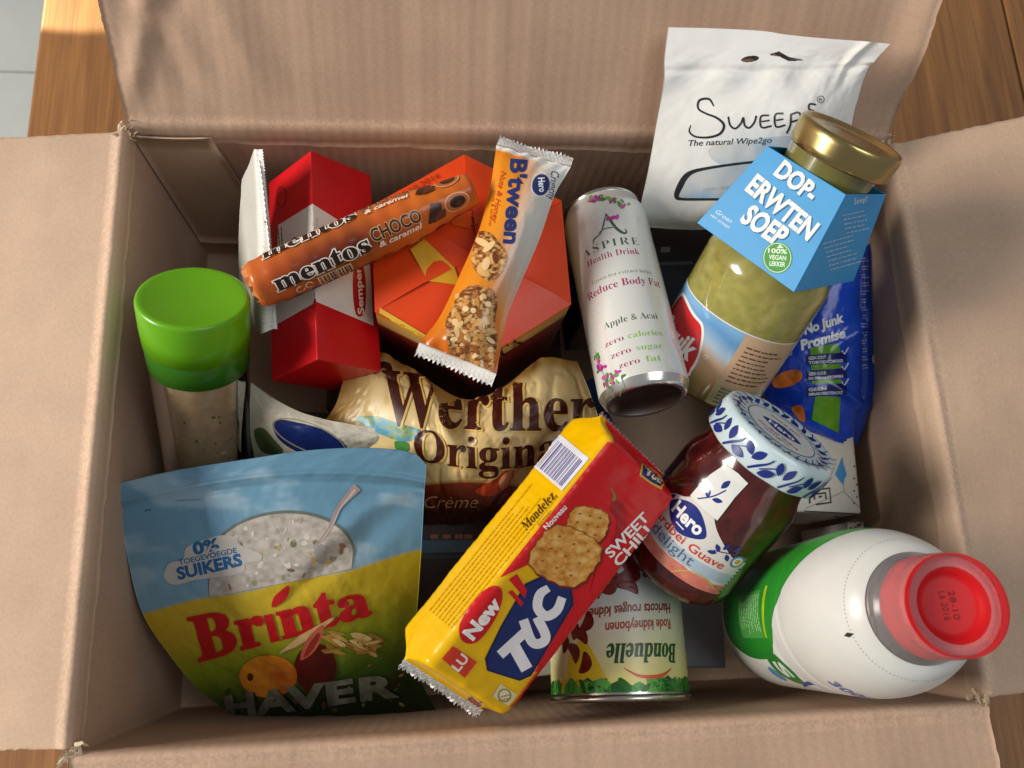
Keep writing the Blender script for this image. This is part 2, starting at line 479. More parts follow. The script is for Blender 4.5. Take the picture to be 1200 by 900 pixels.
def body_of(ob):
    me = ob.data; b0 = base_of(ob)
    me.calc_loop_triangles()
    V = np.empty(len(me.vertices) * 3); me.vertices.foreach_get('co', V); V = V.reshape(-1, 3) + b0
    F = np.empty(len(me.loop_triangles) * 3, np.int32); me.loop_triangles.foreach_get('vertices', F)
    F = F.reshape(-1, 3)
    bd = Body(V, F)
    # flat shading normals for hard-edged solids
    return bd
class FlatBody(Body):
    def map(s, pts):
        pos, nor, ok = Body.map(s, pts)
        o = Vector(CP); q = nrm(np.stack([(pts[:, 0] - 600) / FPX, (pts[:, 1] - 450) / FPX, np.ones(len(pts))], 1) @ CR)
        for i in np.nonzero(ok)[0]:
            h = s.bvh.ray_cast(o, Vector(q[i])); n = np.array(h[1])
            nor[i] = -n if n @ q[i] > 0 else n
        return pos, nor, ok
def flat_of(ob):
    b = body_of(ob); b.__class__ = FlatBody; return b
# ------------------------------------------------------------------ surface materials
def wood_mat(name, c1, c2, rough=0.42):
    m = bpy.data.materials.new(name); m.use_nodes = True; nt = m.node_tree; N = nt.nodes; L = nt.links
    b = N['Principled BSDF']; b.inputs['Roughness'].default_value = rough; b.inputs['Coat Weight'].default_value = 0.25; b.inputs['Coat Roughness'].default_value = 0.25
    tc = N.new('ShaderNodeTexCoord'); oi = N.new('ShaderNodeObjectInfo')
    off = N.new('ShaderNodeVectorMath'); off.operation = 'SCALE'; off.inputs[0].default_value = (3.1, 7.7, 1.3)
    L.new(oi.outputs['Random'], off.inputs['Scale'])
    ad = N.new('ShaderNodeVectorMath'); L.new(tc.outputs['Object'], ad.inputs[0]); L.new(off.outputs[0], ad.inputs[1])
    mp = N.new('ShaderNodeMapping'); mp.inputs['Scale'].default_value = (1.0, 0.07, 1.0); L.new(ad.outputs[0], mp.inputs[0])
    w = N.new('ShaderNodeTexNoise'); w.inputs['Scale'].default_value = 55; w.inputs['Detail'].default_value = 6; w.inputs['Distortion'].default_value = 0.6
    L.new(mp.outputs[0], w.inputs['Vector'])
    mp2 = N.new('ShaderNodeMapping'); mp2.inputs['Scale'].default_value = (1.0, 0.03, 1.0); L.new(ad.outputs[0], mp2.inputs[0])
    f = N.new('ShaderNodeTexNoise'); f.inputs['Scale'].default_value = 420; f.inputs['Detail'].default_value = 3; L.new(mp2.outputs[0], f.inputs['Vector'])
    r = N.new('ShaderNodeValToRGB'); r.color_ramp.elements[0].position = 0.34; r.color_ramp.elements[1].position = 0.66
    r.color_ramp.elements[0].color = (*lin(c1), 1); r.color_ramp.elements[1].color = (*lin(c2), 1)
    L.new(w.outputs['Fac'], r.inputs[0])
    mr = N.new('ShaderNodeMapRange'); mr.inputs[1].default_value = .3; mr.inputs[2].default_value = .7; mr.inputs[3].default_value = .78; mr.inputs[4].default_value = 1.12
    L.new(f.outputs['Fac'], mr.inputs[0])
    x = N.new('ShaderNodeVectorMath'); x.operation = 'SCALE'; L.new(r.outputs[0], x.inputs[0]); L.new(mr.outputs[0], x.inputs['Scale'])
    L.new(x.outputs[0], b.inputs['Base Color'])
    u = N.new('ShaderNodeBump'); u.inputs['Strength'].default_value = 0.15; u.inputs['Distance'].default_value = 0.001
    L.new(f.outputs['Fac'], u.inputs['Height']); L.new(u.outputs[0], b.inputs['Normal'])
    return m
def cardboard_mat(name, base, flute=0.0):
    """kraft board: fibre flecks, faint flute lines along the UV v direction, slight mottling"""
    m = bpy.data.materials.new(name); m.use_nodes = True; nt = m.node_tree; N = nt.nodes; L = nt.links
    b = N['Principled BSDF']; b.inputs['Roughness'].default_value = 0.78; b.inputs['Specular IOR Level'].default_value = 0.25
    tc = N.new('ShaderNodeTexCoord')
    n1 = N.new('ShaderNodeTexNoise'); n1.inputs['Scale'].default_value = 14; n1.inputs['Detail'].default_value = 4; L.new(tc.outputs['Object'], n1.inputs['Vector'])
    n2 = N.new('ShaderNodeTexNoise'); n2.inputs['Scale'].default_value = 650; n2.inputs['Detail'].default_value = 3; L.new(tc.outputs['Object'], n2.inputs['Vector'])
    a = N.new('ShaderNodeMapRange'); a.inputs[1].default_value = .3; a.inputs[2].default_value = .7; a.inputs[3].default_value = .9; a.inputs[4].default_value = 1.08; L.new(n1.outputs['Fac'], a.inputs[0])
    c = N.new('ShaderNodeMapRange'); c.inputs[1].default_value = .3; c.inputs[2].default_value = .7; c.inputs[3].default_value = .93; c.inputs[4].default_value = 1.05; L.new(n2.outputs['Fac'], c.inputs[0])
    mu = N.new('ShaderNodeMath'); mu.operation = 'MULTIPLY'; L.new(a.outputs[0], mu.inputs[0]); L.new(c.outputs[0], mu.inputs[1])
    wv = N.new('ShaderNodeTexWave'); wv.inputs['Scale'].default_value = 44.0; wv.inputs['Distortion'].default_value = 1.2; wv.inputs['Detail'].default_value = 2; wv.inputs['Detail Scale'].default_value = 0.6
    wv.bands_direction = 'X'; L.new(tc.outputs['UV'], wv.inputs['Vector'])
    fl = N.new('ShaderNodeMapRange'); fl.inputs[3].default_value = 1 - 0.05 * flute; fl.inputs[4].default_value = 1 + 0.03 * flute; L.new(wv.outputs['Fac'], fl.inputs[0])
    mu2 = N.new('ShaderNodeMath'); mu2.operation = 'MULTIPLY'; L.new(mu.outputs[0], mu2.inputs[0]); L.new(fl.outputs[0], mu2.inputs[1])
    # worn, paler fibres along the pressed score line (v about 0 on the flaps)
    sx = N.new('ShaderNodeSeparateXYZ'); L.new(tc.outputs['UV'], sx.inputs[0])
    ab = N.new('ShaderNodeMath'); ab.operation = 'SUBTRACT'; ab.inputs[1].default_value = .0022; L.new(sx.outputs['Y'], ab.inputs[0])
    ab2 = N.new('ShaderNodeMath'); ab2.operation = 'ABSOLUTE'; L.new(ab.outputs[0], ab2.inputs[0])
    wm = N.new('ShaderNodeMapRange'); wm.inputs[1].default_value = .0005; wm.inputs[2].default_value = .0030; wm.inputs[3].default_value = 1.0; wm.inputs[4].default_value = 0.0; L.new(ab2.outputs[0], wm.inputs[0])
    n3 = N.new('ShaderNodeTexNoise'); n3.inputs['Scale'].default_value = 520; n3.inputs['Detail'].default_value = 3; L.new(tc.outputs['Object'], n3.inputs['Vector'])
    wn = N.new('ShaderNodeMapRange'); wn.inputs[1].default_value = .38; wn.inputs[2].default_value = .62; wn.inputs[3].default_value = 0.02; wn.inputs[4].default_value = 0.22; L.new(n3.outputs['Fac'], wn.inputs[0])
    wk = N.new('ShaderNodeMath'); wk.operation = 'MULTIPLY_ADD'; wk.inputs[2].default_value = 1.0; L.new(wm.outputs[0], wk.inputs[0]); L.new(wn.outputs[0], wk.inputs[1])
    mu3 = N.new('ShaderNodeMath'); mu3.operation = 'MULTIPLY'; L.new(mu2.outputs[0], mu3.inputs[0]); L.new(wk.outputs[0], mu3.inputs[1])
    x = N.new('ShaderNodeVectorMath'); x.operation = 'SCALE'; x.inputs[0].default_value = tuple(lin(base)); L.new(mu3.outputs[0], x.inputs['Scale'])
    L.new(x.outputs[0], b.inputs['Base Color'])
    u = N.new('ShaderNodeBump'); u.inputs['Strength'].default_value = 0.35 * flute; u.inputs['Distance'].default_value = 0.0007; L.new(wv.outputs['Fac'], u.inputs['Height'])
    u2 = N.new('ShaderNodeBump'); u2.inputs['Strength'].default_value = 0.12; u2.inputs['Distance'].default_value = 0.0004; L.new(n2.outputs['Fac'], u2.inputs['Height']); L.new(u.outputs[0], u2.inputs['Normal'])
    L.new(u2.outputs[0], b.inputs['Normal'])
    return m
M_card = cardboard_mat('kraft_board', '#bd9d85', 0.24)
M_card_plain = cardboard_mat('kraft_board_smooth', '#c3a58c', 0.07)
M_torn = mat('torn_board_edge', '#d6c2a4', 0.9, noise=0.2, nscale=300)
M_wood = wood_mat('oiled_oak', '#875a34', '#a87440')
M_floor = mat('grey_floor_board', '#c3c7c3', 0.45, noise=0.06, nscale=9, rvar=.08)

# ------------------------------------------------------------------ floor: pale grey boards far below the table edge
fl = mesh_ob('floor', [(-3, -2, -.748), (3, -2, -.748), (3, 4, -.748), (-3, 4, -.748)], [(0, 1, 2, 3)], mat('floor_joint', '#4d4f4c', 0.8))
fl['kind'] = 'structure'
for k in range(19):
    for q in range(6):
        y0 = -0.96 + 0.2 * k; x0 = -2.8 + 0.9 * q + (0.35 if k % 2 else 0)
        solid('floor_board', box8((x0, y0 + .0015, -.747), (.897, 0, 0), (0, .197, 0), (0, 0, .007)), BOXF, M_floor, fl, 0.001, 1)

# ------------------------------------------------------------------ wooden table
table = thing('wooden_table', (0.3, 0.2, -0.74), 'wooden plank table with warm brown grain under the cardboard box', 'table')
edges = [-0.157, -0.005, 0.15, 0.305, 0.455, 0.605, 0.758, 0.91, 1.06]
for i in range(len(edges) - 1):
    o = solid('plank', box8((edges[i] + .0012, -.55, -.03), (edges[i + 1] - edges[i] - .0024, 0, 0), (0, 1.6, 0), (0, 0, .03 + (0.0004 if i % 2 else 0))), BOXF, M_wood, table, 0.0025, 3)
for x in (-0.1, 0.99):
    for y in (-.48, .98):
        solid('leg', box8((x - .035, y - .035, -.74), (.07, 0, 0), (0, .07, 0), (0, 0, .708)), BOXF, M_wood, table, 0.004, 2)

# ------------------------------------------------------------------ cardboard box
carton = thing('cardboard_box', (BW / 2, BD / 2, 0.0), 'open brown corrugated cardboard box full of groceries with its flaps folded out', 'box')
TH = 0.0042
def board(name, inner, thick, m, uv, parent=carton, torn=None):
    """inner: (n,k,3) grid of the visible face; the sheet is given thickness behind it"""
    n, k = inner.shape[:2]; V = inner.reshape(-1, 3); F = grid_faces(n, k); N = vnormals(V, F)
    flip = (N * (np.array([BW / 2, BD / 2, H + .45]) - V)).sum(1).mean() < 0
    if flip: N = -N; F = F[:, ::-1]
    B = V - N * thick
    rim = np.concatenate([np.arange(0, k), np.arange(1, n) * k + k - 1, (n - 1) * k + np.arange(k - 2, -1, -1), np.arange(n - 2, 0, -1) * k])
    r2 = np.roll(rim, -1); q = len(V)
    S = np.stack([rim, r2, r2 + q, rim + q], 1)
    S = S if flip else S[:, ::-1]
    return mesh_ob(name, np.concatenate([V, B]), np.concatenate([F, F[:, ::-1] + q, S]), m, parent, True, None, np.concatenate([uv.reshape(-1, 2)] * 2))
def wall(e0, e1, m=M_card, bulge=0.0, seed=0, zt=None):
    n, k = 60, 30; s, t = np.meshgrid(np.linspace(0, 1, n), np.linspace(0, 1, k), indexing='ij')
    e0 = np.array(e0, float); e1 = np.array(e1, float); dd_ = nrm(e1 - e0) * .0035; e0 = e0 - dd_; e1 = e1 + dd_; ou = nrm(np.cross(e1 - e0, [0, 0, 1]))
    z = (H - 0.006) * (1 - t) + 0.004 * t
    G = e0 + (e1 - e0) * s[..., None]; G[..., 2] = z
    G += ou * ((bulge * np.sin(np.pi * s) * np.sin(np.pi * t)) + 0.0012 * (fbm(s * 5, t * 4, seed) - .5) * np.sin(np.pi * s))[..., None]
    uv = np.stack([s * np.linalg.norm(e1 - e0), t * H], -1)
    return board('wall', G, TH, m, uv)
wall((0, 0, 0), (0, BD, 0), bulge=-0.003, seed=1)          # left
wall((0, BD, 0), (BW, BD, 0), bulge=-0.003, seed=2)        # back
wall((BW, BD, 0), (BW, 0, 0), bulge=-0.004, seed=3)        # right
wall((BW, 0, 0), (0, 0, 0), bulge=-0.003, seed=4)          # front
base_g = np.array([[(x, y, 0.0065) for y in np.linspace(-.003, BD + .003, 12)] for x in np.linspace(-.003, BW + .003, 16)])
board('base', base_g, TH, M_card_plain, base_g[..., :2])

def flap(e0, e1, out, ang, length, crest=0.0035, m=M_card, seed=0, skew=(0, 0), bend=0.0, extra=None, n=150, k=150, rag=0.0007, ang2=None):
    """folded flap: rises from the wall top, rolls over a pressed score line and runs outwards at angle ang (degrees above level)"""
    e0 = np.array(e0, float); e1 = np.array(e1, float); out = nrm(out); E = nrm(e1 - e0); Ln = np.linalg.norm(e1 - e0)
    pr = [(0.0008, -0.020), (-0.0007, -0.010), (-0.0004, -0.001), (0.0008, 0.0014), (0.0024, 0.0024), (0.0042, 0.0020), (0.0066, 0.0008), (0.0090, 0.0006)]
    s = np.linspace(0, 1, n)
    G = np.zeros((n, k, 3)); UV = np.zeros((n, k, 2))
    tt = np.linspace(0, 1, k - len(pr) + 1)[1:]
    for i in range(n):
        a = math.radians(ang + ((ang2 if ang2 is not None else ang) - ang) * s[i])
        w = 0.0011 * (fbm(np.array(s[i] * 26.0), np.array(seed + .5), seed) - .5)
        pts = []
        for j, (p, q) in enumerate(pr):
            rot = sst(2, 7, j)
            pp = p * math.cos(a * rot) - q * math.sin(a * rot) * 0.9; qq = p * math.sin(a * rot) + q * math.cos(a * rot)
            pts.append((pp, qq * (1 + 0.3 * w / 0.0011) + (w if j > 1 else 0)))
        x0, z0 = pts[-1]
        for t in tt:
            r = t * (length - 0.009); aa = a + math.radians(bend) * t
            pts.append((x0 + r * math.cos(aa), z0 + r * math.sin(aa)))
        pts = np.array(pts)
        r_ = np.concatenate([np.zeros(len(pr)), tt])
        # torn, slightly uneven ends
        edge0 = skew[0] * r_ + rag * (fbm(r_ * 55 + 3, np.full(k, seed + 9.), seed + 3, 5) - .5) * 2 * np.minimum(1, r_ * 8)
        edge1 = skew[1] * r_ + rag * (fbm(r_ * 55 + 7, np.full(k, seed + 5.), seed + 4, 5) - .5) * 2 * np.minimum(1, r_ * 8)
        along = s[i] * Ln + edge0 * (1 - s[i]) + edge1 * s[i]
        G[i] = e0 + E * along[:, None] + out * pts[:, :1] + np.array([0, 0, 1.0]) * pts[:, 1:]
        UV[i, :, 0] = along; UV[i, :, 1] = r_ * length; UV[i, :len(pr), 1] = (-.02, -.01, -.001, 0, .001, .002, .003, .0035); UV[i, len(pr):, 1] += .004
    if extra is not None: G = extra(G, UV)
    return board('flap', G, TH * 0.9, m, UV)
def dent_back(G, UV):
    x = UV[..., 0]; y = UV[..., 1]
    up = np.array([0.0, -0.64, 0.77])
    tent = lambda q, w: np.clip(1 - np.abs(q) / w, 0, 1)
    wob = .004 * (fbm(y * 60, x * 0 + 2, 4) - .5)
    d = 0.0036 * tent(x - .003 - .29 * y + wob, .010) * sst(0.002, 0.03, y)
    d += -0.0022 * tent(x - .050 + .50 * y + wob, .013) * sst(0.006, 0.03, y) * sst(.12, .08, y)
    d += 0.0024 * tent(x - .092 + .42 * y - wob, .020) * sst(0.01, 0.04, y) * sst(.11, .06, y)
    d += -0.0030 * tent(x - .034 - .10 * y + wob, .011) * sst(0.05, 0.08, y)
    d += 0.0022 * (fbm(x * 24, y * 30, 5) - .5) * np.exp(-(x / 0.10) ** 2) * sst(0.01, 0.05, y)
    d += 0.0006 * (fbm(x * 9, y * 9, 8) - .5) * sst(0.01, 0.05, y)
    d += 0.010 * np.exp(-((0.48 - x) / 0.014) ** 2) * sst(0.01, 0.06, y)
    return G + np.array([0, -0.72, 0.69]) * d[..., None]
def dent_soft(sd, amp):
    def f(G, UV):
        d = amp * (fbm(UV[..., 0] * 11, UV[..., 1] * 14, sd) - .5) * sst(0.008, 0.03, UV[..., 1])
        return G + np.array([0, 0, 1.0]) * d[..., None]
    return f
flap((0, BD, H), (BW, BD, H), (0, 1, 0), 47, 0.172, seed=11, skew=(-0.004, 0.004), extra=dent_back, ang2=48)
flap((0, 0.003, H), (0, BD - 0.003, H), (-1, 0, 0), -14, 0.172, seed=12, m=M_card_plain, extra=dent_soft(3, .003), ang2=-7)
flap((BW, BD - 0.003, H), (BW, 0.003, H), (1, 0, 0), 20, 0.172, seed=13, m=M_card_plain, extra=dent_soft(5, .004), ang2=-12, skew=(-.012, 0))
flap((BW, 0, H), (0, 0, H), (0, -1, 0), 3, 0.172, seed=14, m=M_card, extra=dent_soft(6, .003), skew=(-0.004, 0.0))
# glued corner tab on the back wall and torn kraft fibres in the corners
tab = np.array([[(x + (0.013 * t if x > .03 else 0), BD - 0.0022 - 0.0012 * math.sin(x * 60), H - 0.006 - 0.15 * t) for t in np.linspace(0, 1, 12)] for x in np.linspace(0.001, 0.047, 10)])
board('glue_tab', tab, 0.0012, M_card_plain, tab[..., [0, 2]])
rnd = random.Random(3)
for cx, cy in ((0.0, 0.0), (BW, 0.0), (BW, BD), (0.0, BD)):
    V = []; F = []
    for q in range(26):
        b = np.array([cx + rnd.uniform(-.005, .005), cy + rnd.uniform(-.005, .005), H - .003 + rnd.uniform(-.004, .005)])
        d = nrm(np.array([rnd.uniform(-1, 1), rnd.uniform(-1, 1), rnd.uniform(-.2, 1)])); w = nrm(np.cross(d, [rnd.random(), rnd.random(), 1])) * rnd.uniform(.0004, .0018)
        l = rnd.uniform(.002, .007); k = len(V)
        V += [b - w, b + w, b + w * .4 + d * l + np.array([0, 0, .0006]), b - w * .5 + d * l * .8]; F.append((k, k + 1, k + 2, k + 3))
        V += [v - np.array([0, 0, .0005]) for v in V[-4:]]; F += [(k + 7, k + 6, k + 5, k + 4), (k, k + 4, k + 5, k + 1), (k + 1, k + 5, k + 6, k + 2), (k + 2, k + 6, k + 7, k + 3), (k + 3, k + 7, k + 4, k)]
    mesh_ob('torn_fibre', V, F, M_torn, carton, False)
# ------------------------------------------------------------------ shared print materials
M_paper = mat('printed_paper', None, 0.55, spec=0.4, noise=0.04, nscale=120)
M_gloss = mat('printed_gloss', None, 0.28, spec=0.5, noise=0.03, nscale=90, rvar=.06)
M_film = mat('printed_film', None, 0.24, spec=0.55, noise=0.04, nscale=70, bump=0.10, bscale=160, rvar=.06)
M_matfilm = mat('printed_matt_film', None, 0.36, spec=0.4, noise=0.05, nscale=40, bump=0.10, bscale=120)
M_glassprint = mat('print_under_gloss', None, 0.16, spec=0.5, coat=0.5, noise=0.03, nscale=90)
M_white_seal = mat('white_crimped_film', '#e6e4df', 0.3, noise=0.05, bump=.1)
M_alu = mat('bright_aluminium', '#c9c9c6', 0.22, metal=1.0, rvar=.06)

def mixcols(stops, t):
    xs = [s[0] for s in stops]; cs = np.array([lin(s[1]) for s in stops])
    t = np.asarray(t, float)
    return np.stack([np.interp(t, xs, cs[:, i]) for i in range(3)], -1)

# ------------------------------------------------------------------ drink can
O = P(757, 470, .468); T = P(703, 235, .530); A = nrm(T - O); Lc = 0.138; R = 0.0265
can = thing('drink_can', O + A * Lc / 2 - np.array([0, 0, R]), 'white slim health drink can lying on its side beside an orange box', 'can')
prof = [(0, .0070), (.010, .0062), (.017, .0040), (.0200, .0016), (.0208, .0004), (.0222, -.0003), (.0240, .0006), (.0246, .0018), (.0255, .0036), (.0263, .0056)]
lathe('base_dome', O, A, prof[:5], mat('brushed_can_end', '#9c958b', .38, metal=1.0, rvar=.08), can, 128)
lathe('base_rim', O, A, prof[4:], mat('bright_rim', '#e6e4de', .2, metal=.9), can, 128)
cb = [(.0263, .0056), (.0265, .0066), (.0265, .0085)] + [(.0265, z) for z in np.linspace(.010, .126, 30)] + [(.0258, .129), (.0245, .132), (.0240, .1345)]
M_canw = mat('white_can_enamel', '#dcdcd6', 0.26, metal=0.15, spec=0.5, coat=0.3, rvar=.05)
body = lathe('body', O, A, cb, M_canw, can, 128)
lathe('lid_end', O, A, [(.0240, .1345), (.0246, .1358), (.0240, .137), (.0228, .1368), (.0222, .1335), (0, .1335)], M_alu, can, 96)
a = Art(up=1)
MG, GR, DG = '#a3265f', '#86b93c', '#3f5a3c'
def ct(t, z, w, h, col, sty='serif', s0=.003, **k): a.text(t, (s0 - w / 2, z), (s0 + w / 2, z), h, col, sty, **k)
ct('zero', .0228, .0125, .0036, MG, s0=-.0045, off=-.012); ct('fat', .0228, .009, .0038, GR, s0=.0095, off=-.012)
ct('zero', .0305, .0125, .0036, MG, s0=-.008, off=-.012); ct('sugar', .0305, .0155, .0038, GR, s0=.009, off=-.012)
ct('zero', .0390, .0125, .0036, MG, s0=-.0105, off=-.012); ct('calories', .0390, .0205, .0038, GR, s0=.0085, off=-.012)
ct('Apple & Acai', .0500, .033, .0042, DG, s0=.002, off=-.012)
ct('Reduce Body Fat', .0735, .050, .0050, MG, s0=.003, off=-.008)
ct('Green tea extract helps', .0815, .039, .0026, '#7f9a6a', s0=.003, off=-.015)
ct('Health Drink', .0945, .034, .0044, MG, s0=.0, off=-.014)
ct('ASPIRE', .1015, .037, .0054, DG, s0=.0, off=-.014, space=1.25)
# the flowing letter A with a blossom
a.stroke([(-.010, .1075), (-.0085, .1105), (-.004, .1125), (-.001, .1185), (.0018, .1255)], [.0005, .0012, .0006, .0010, .0005], DG, smooth=8)
a.stroke([(.0016, .1258), (.0035, .120), (.006, .1135), (.0095, .1098), (.0115, .1105), (.0112, .113)], [.0006, .0018, .0020, .0012, .0005], DG, smooth=8)
a.stroke([(-.0055, .1128), (-.001, .1150), (.004, .1146)], .0007, DG, smooth=6)
rnd = random.Random(5)
def sprig(cx, cz, n, sx, sz, lean=0):
    for i in range(n):
        x = cx + rnd.gauss(0, sx); y = cz + rnd.gauss(0, sz) ; r = rnd.uniform(.0007, .0017)
        c = rnd.choice(['#4f8f33', '#6cae3f', '#3d7a36', '#b13a8a', '#c653a3', '#8b2d7c'])
        ang = rnd.uniform(0, 180)
        if y < .0160: continue
        a.ell((x, y), r * 1.5, r * .8, c, rot=ang, n=8, lay=i % 5)
def vine(x0, z0, pts):
    a.stroke([(x0 + p, z0 + q) for p, q in pts], .0004, '#4c8038', smooth=6)
vine(-.018, .008, [(0, 0), (-.002, .008), (-.004, .016), (-.0075, .026), (-.008, .034)])
vine(-.014, .007, [(0, 0), (.003, .006), (.004, .012)])
for q in ((-.018, .010), (-.020, .016), (-.022, .022), (-.0245, .029), (-.025, .036), (-.013, .012), (-.011, .016), (-.016, .020), (-.012, .009)): sprig(q[0], q[1], 9, .0018, .0019)
for q in ((-.004, .1385), (.001, .1375), (.006, .1360), (.010, .1335), (.013, .1310), (.0048, .1215)): sprig(q[0], q[1], 5, .0017, .0010)
a.T = [t - np.array([0, .0105]) for t in a.T]
lay_print('printed_artwork', a, cyl_map(O, A, R), mat('can_print', None, 0.27, coat=0.3), body, .0012)
# silver date line on the base end
# ------------------------------------------------------------------ sweet roll
Lp = P(297, 336, .455); Rp = P(555, 221, .465); A = nrm(Rp - Lp); Lr = np.linalg.norm(Rp - Lp); R = 0.0142
roll = thing('sweet_roll', Lp + A * Lr / 2 - np.array([0, 0, R]), 'orange paper roll of chewy chocolate sweets lying across a red box', 'sweet roll')
M_roll = mat('roll_wrapper', None, 0.30, spec=0.5, noise=0.08, nscale=120, bump=.25, bscale=140, rvar=.08)
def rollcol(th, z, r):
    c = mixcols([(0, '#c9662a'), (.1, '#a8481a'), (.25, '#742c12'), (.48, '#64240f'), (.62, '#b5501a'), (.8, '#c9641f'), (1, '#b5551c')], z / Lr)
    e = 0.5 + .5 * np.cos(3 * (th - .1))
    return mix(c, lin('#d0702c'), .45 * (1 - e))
zz = np.linspace(.004, Lr - .003, 70)
RF = lambda z: R * (.93 + .07 * sst(0, .02, z)) * (1 - .30 * sst(.085, .131, z))
pr = [(.0, -.0005), (.0055, .0003), (.0095, .0002), (.0125, .0018)] + [(float(RF(z)) * (1 + .020 * math.sin(z * 560)), z) for z in zz] + [(.0090, Lr - .001), (.006, Lr), (0, Lr - .0005)]
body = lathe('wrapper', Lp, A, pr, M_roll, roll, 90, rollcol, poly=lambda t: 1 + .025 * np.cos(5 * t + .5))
# crumpled foil fold at the left end
V = []; F = []
Af, Xf, Yf = frame_of(A, Lp); rnd = random.Random(2)
for i in range(14):
    t0 = i / 14 * 6.283; t1 = t0 + .62; rr = R * rnd.uniform(.6, .92); k = len(V)
    for t, r_, z_ in ((t0, R * .90, .0022), (t1, R * .90, .0022), (t1 - .2, rr * .7, -rnd.uniform(.0, .0015)), (t0 - .1, rr, -rnd.uniform(.0002, .0018))):
        V.append(Lp + Af * z_ + (math.cos(t) * Xf + math.sin(t) * Yf) * r_)
    F.append((k, k + 1, k + 2, k + 3))
mesh_ob('folded_foil_end', V, F, mat('waxed_foil', '#c07a48', 0.3, noise=.4, nscale=200), roll, False)
a = Art(up=-1)
def mm(x, s): return (x * Lr, s)
for dy in (-.060, -.0400, -.0200, .0, .0200):
    b = dy + .0078
    a.lay = 0
    a.text('mentos', mm(.095, b), mm(.505, b), .0092, '#ece4d8', 'serif', off=.05, lay=1)
    a.text('mentos', mm(.095, b), mm(.505, b), .0092, '#2a1510', 'serif', off=.012, lay=2)
    a.text('CHOCO', mm(.525, b - .0035), mm(.745, b - .0035), .0066, '#d9b07a', 'bold', off=.035, lay=1)
    a.text('CHOCO', mm(.525, b - .0035), mm(.745, b - .0035), .0066, '#43200f', 'bold', lay=2)
    a.text('& caramel', mm(.54, b + .0005), mm(.735, b + .0005), .0030, '#e8d9c4', 'sbi', lay=2)
    a.poly([mm(.76, b + .001), mm(.80, b - .010), mm(.845, b - .0085), mm(.83, b - .002), mm(.80, b + .002)], '#3b1a0e', 1)
    a.poly([mm(.785, b + .002), mm(.815, b - .004), mm(.85, b - .003), mm(.84, b + .002)], '#5a2a15', 2)
    c = mm(.905, b - .004)
    a.ell(c, .0075, .0068, '#e0a370', 1, n=30); a.ell(c, .0068, .0060, '#a85e2c', 2, n=30); a.ell((c[0] + .0004, c[1]), .0046, .0041, '#2a120b', 3, n=30)
    a.ell((c[0] + .001, c[1] + .001), .0022, .0018, '#4a2214', 4, n=20)
a.rect(.255 * Lr, .0096, .405 * Lr, .0166, '#d8b08c', 1)
a.bars((.262 * Lr, .0162), (.40 * Lr, .0162), .0060, 18, '#2a1a14', 3, 2)
a.ring((.175 * Lr, .0125), .0022, .0022, .0007, '#e2c6a8', 1, a1=300); a.ring((.215 * Lr, .012), .0020, .0020, .0007, '#e2c6a8', 1, a0=60)
def swap(f):
    def g(p): return f(p[:, ::-1])
    return g
lay_print('printed_artwork', a, swap(cyl_map(Lp, A, lambda z: RF(z) * 1.030)), M_roll, body, .0014)

# ------------------------------------------------------------------ nut bar
Z1 = dict(zo=(260, 140), zk=2.6477)
bar = thing('nut_bar', P(580, 300, .475), 'orange and white wrapped nut bar with zigzag ends lying over an orange box', 'snack bar')
def rowb(l, r, d, bl):
    l = np.array(l, float); r = np.array(r, float); out = []
    for t, k in ((0, 0), (.12, .55), (.32, .93), (.5, 1), (.68, .93), (.88, .55), (1, 0)):
        q = l + (r - l) * t; out.append((q[0], q[1], d - bl * k))
    return out
ctrl = [rowb((851, 80), (1082, 148), .470, .001), rowb((846, 120), (1062, 182), .469, .005), rowb((832, 210), (1030, 240), .467, .010), rowb((797, 345), (985, 372), .463, .012),
        rowb((735, 490), (925, 512), .458, .012), rowb((680, 605), (890, 600), .453, .012), rowb((640, 660), (868, 700), .449, .008), rowb((612, 690), (852, 788), .446, .001)]
def barcol(x, y, u, v):
    o = mixcols([(0, '#cf7a16'), (.35, '#e08c1c'), (.7, '#d9811f'), (1, '#c45f14')], u)
    sv = mixcols([(0, '#e9e6df'), (.3, '#d6d2ca'), (.6, '#b9b3aa'), (1, '#c0b7a8')], u)
    t = sst(.22, .75, v - .10 * np.sin(u * 7)) * sst(.62, .30, u - (v - .5) * .45)
    t = np.clip(t + sst(.07, .02, u) * .9, 0, 1)
    return mix(o, sv, t)
def bardisp(u, v):
    e = np.exp(-u / .10) + np.exp(-(1 - u) / .10)
    return 0.0011 * e * np.sin(v * 34 + 3 * np.sin(u * 9)) * np.sin(np.pi * v) + 0.0016 * (fbm(u * 9, v * 4, 3) - .5) * np.sin(np.pi * v)
bb = patch('wrapper', ctrl, 170, 90, .006, M_film, bar, bardisp, barcol, **Z1)
g = bb.G
seal('end_seal', g[0, 0], g[0, -1], g[0, 45] - g[14, 45], .0105, M_white_seal, bar, 17)
seal('end_seal', g[-1, 0], g[-1, -1], g[-1, 45] - g[-14, 45], .0085, M_white_seal, bar, 17)
a = Art((260, 140), 2.6477)
NV = '#27336b'
a.text("B'tween", (898, 122), (874, 384), 50, NV, 'bold', lay=2, off=.01)
a.ell((990, 203), 26, 33, NV, 1, rot=12); a.ring((990, 203), 30, 37, 3, '#e8e8ea', 2, rot=12)
a.text('Hero', (981, 182), (985, 226), 20, '#ffffff', 'bold', lay=2)
a.text('Crunchy', (1022, 160), (1010, 250), 26, NV, 'script', lay=2)
a.text('Nuts & Honey', (868, 160), (838, 320), 15, '#c04a10', 'sbi', lay=2)
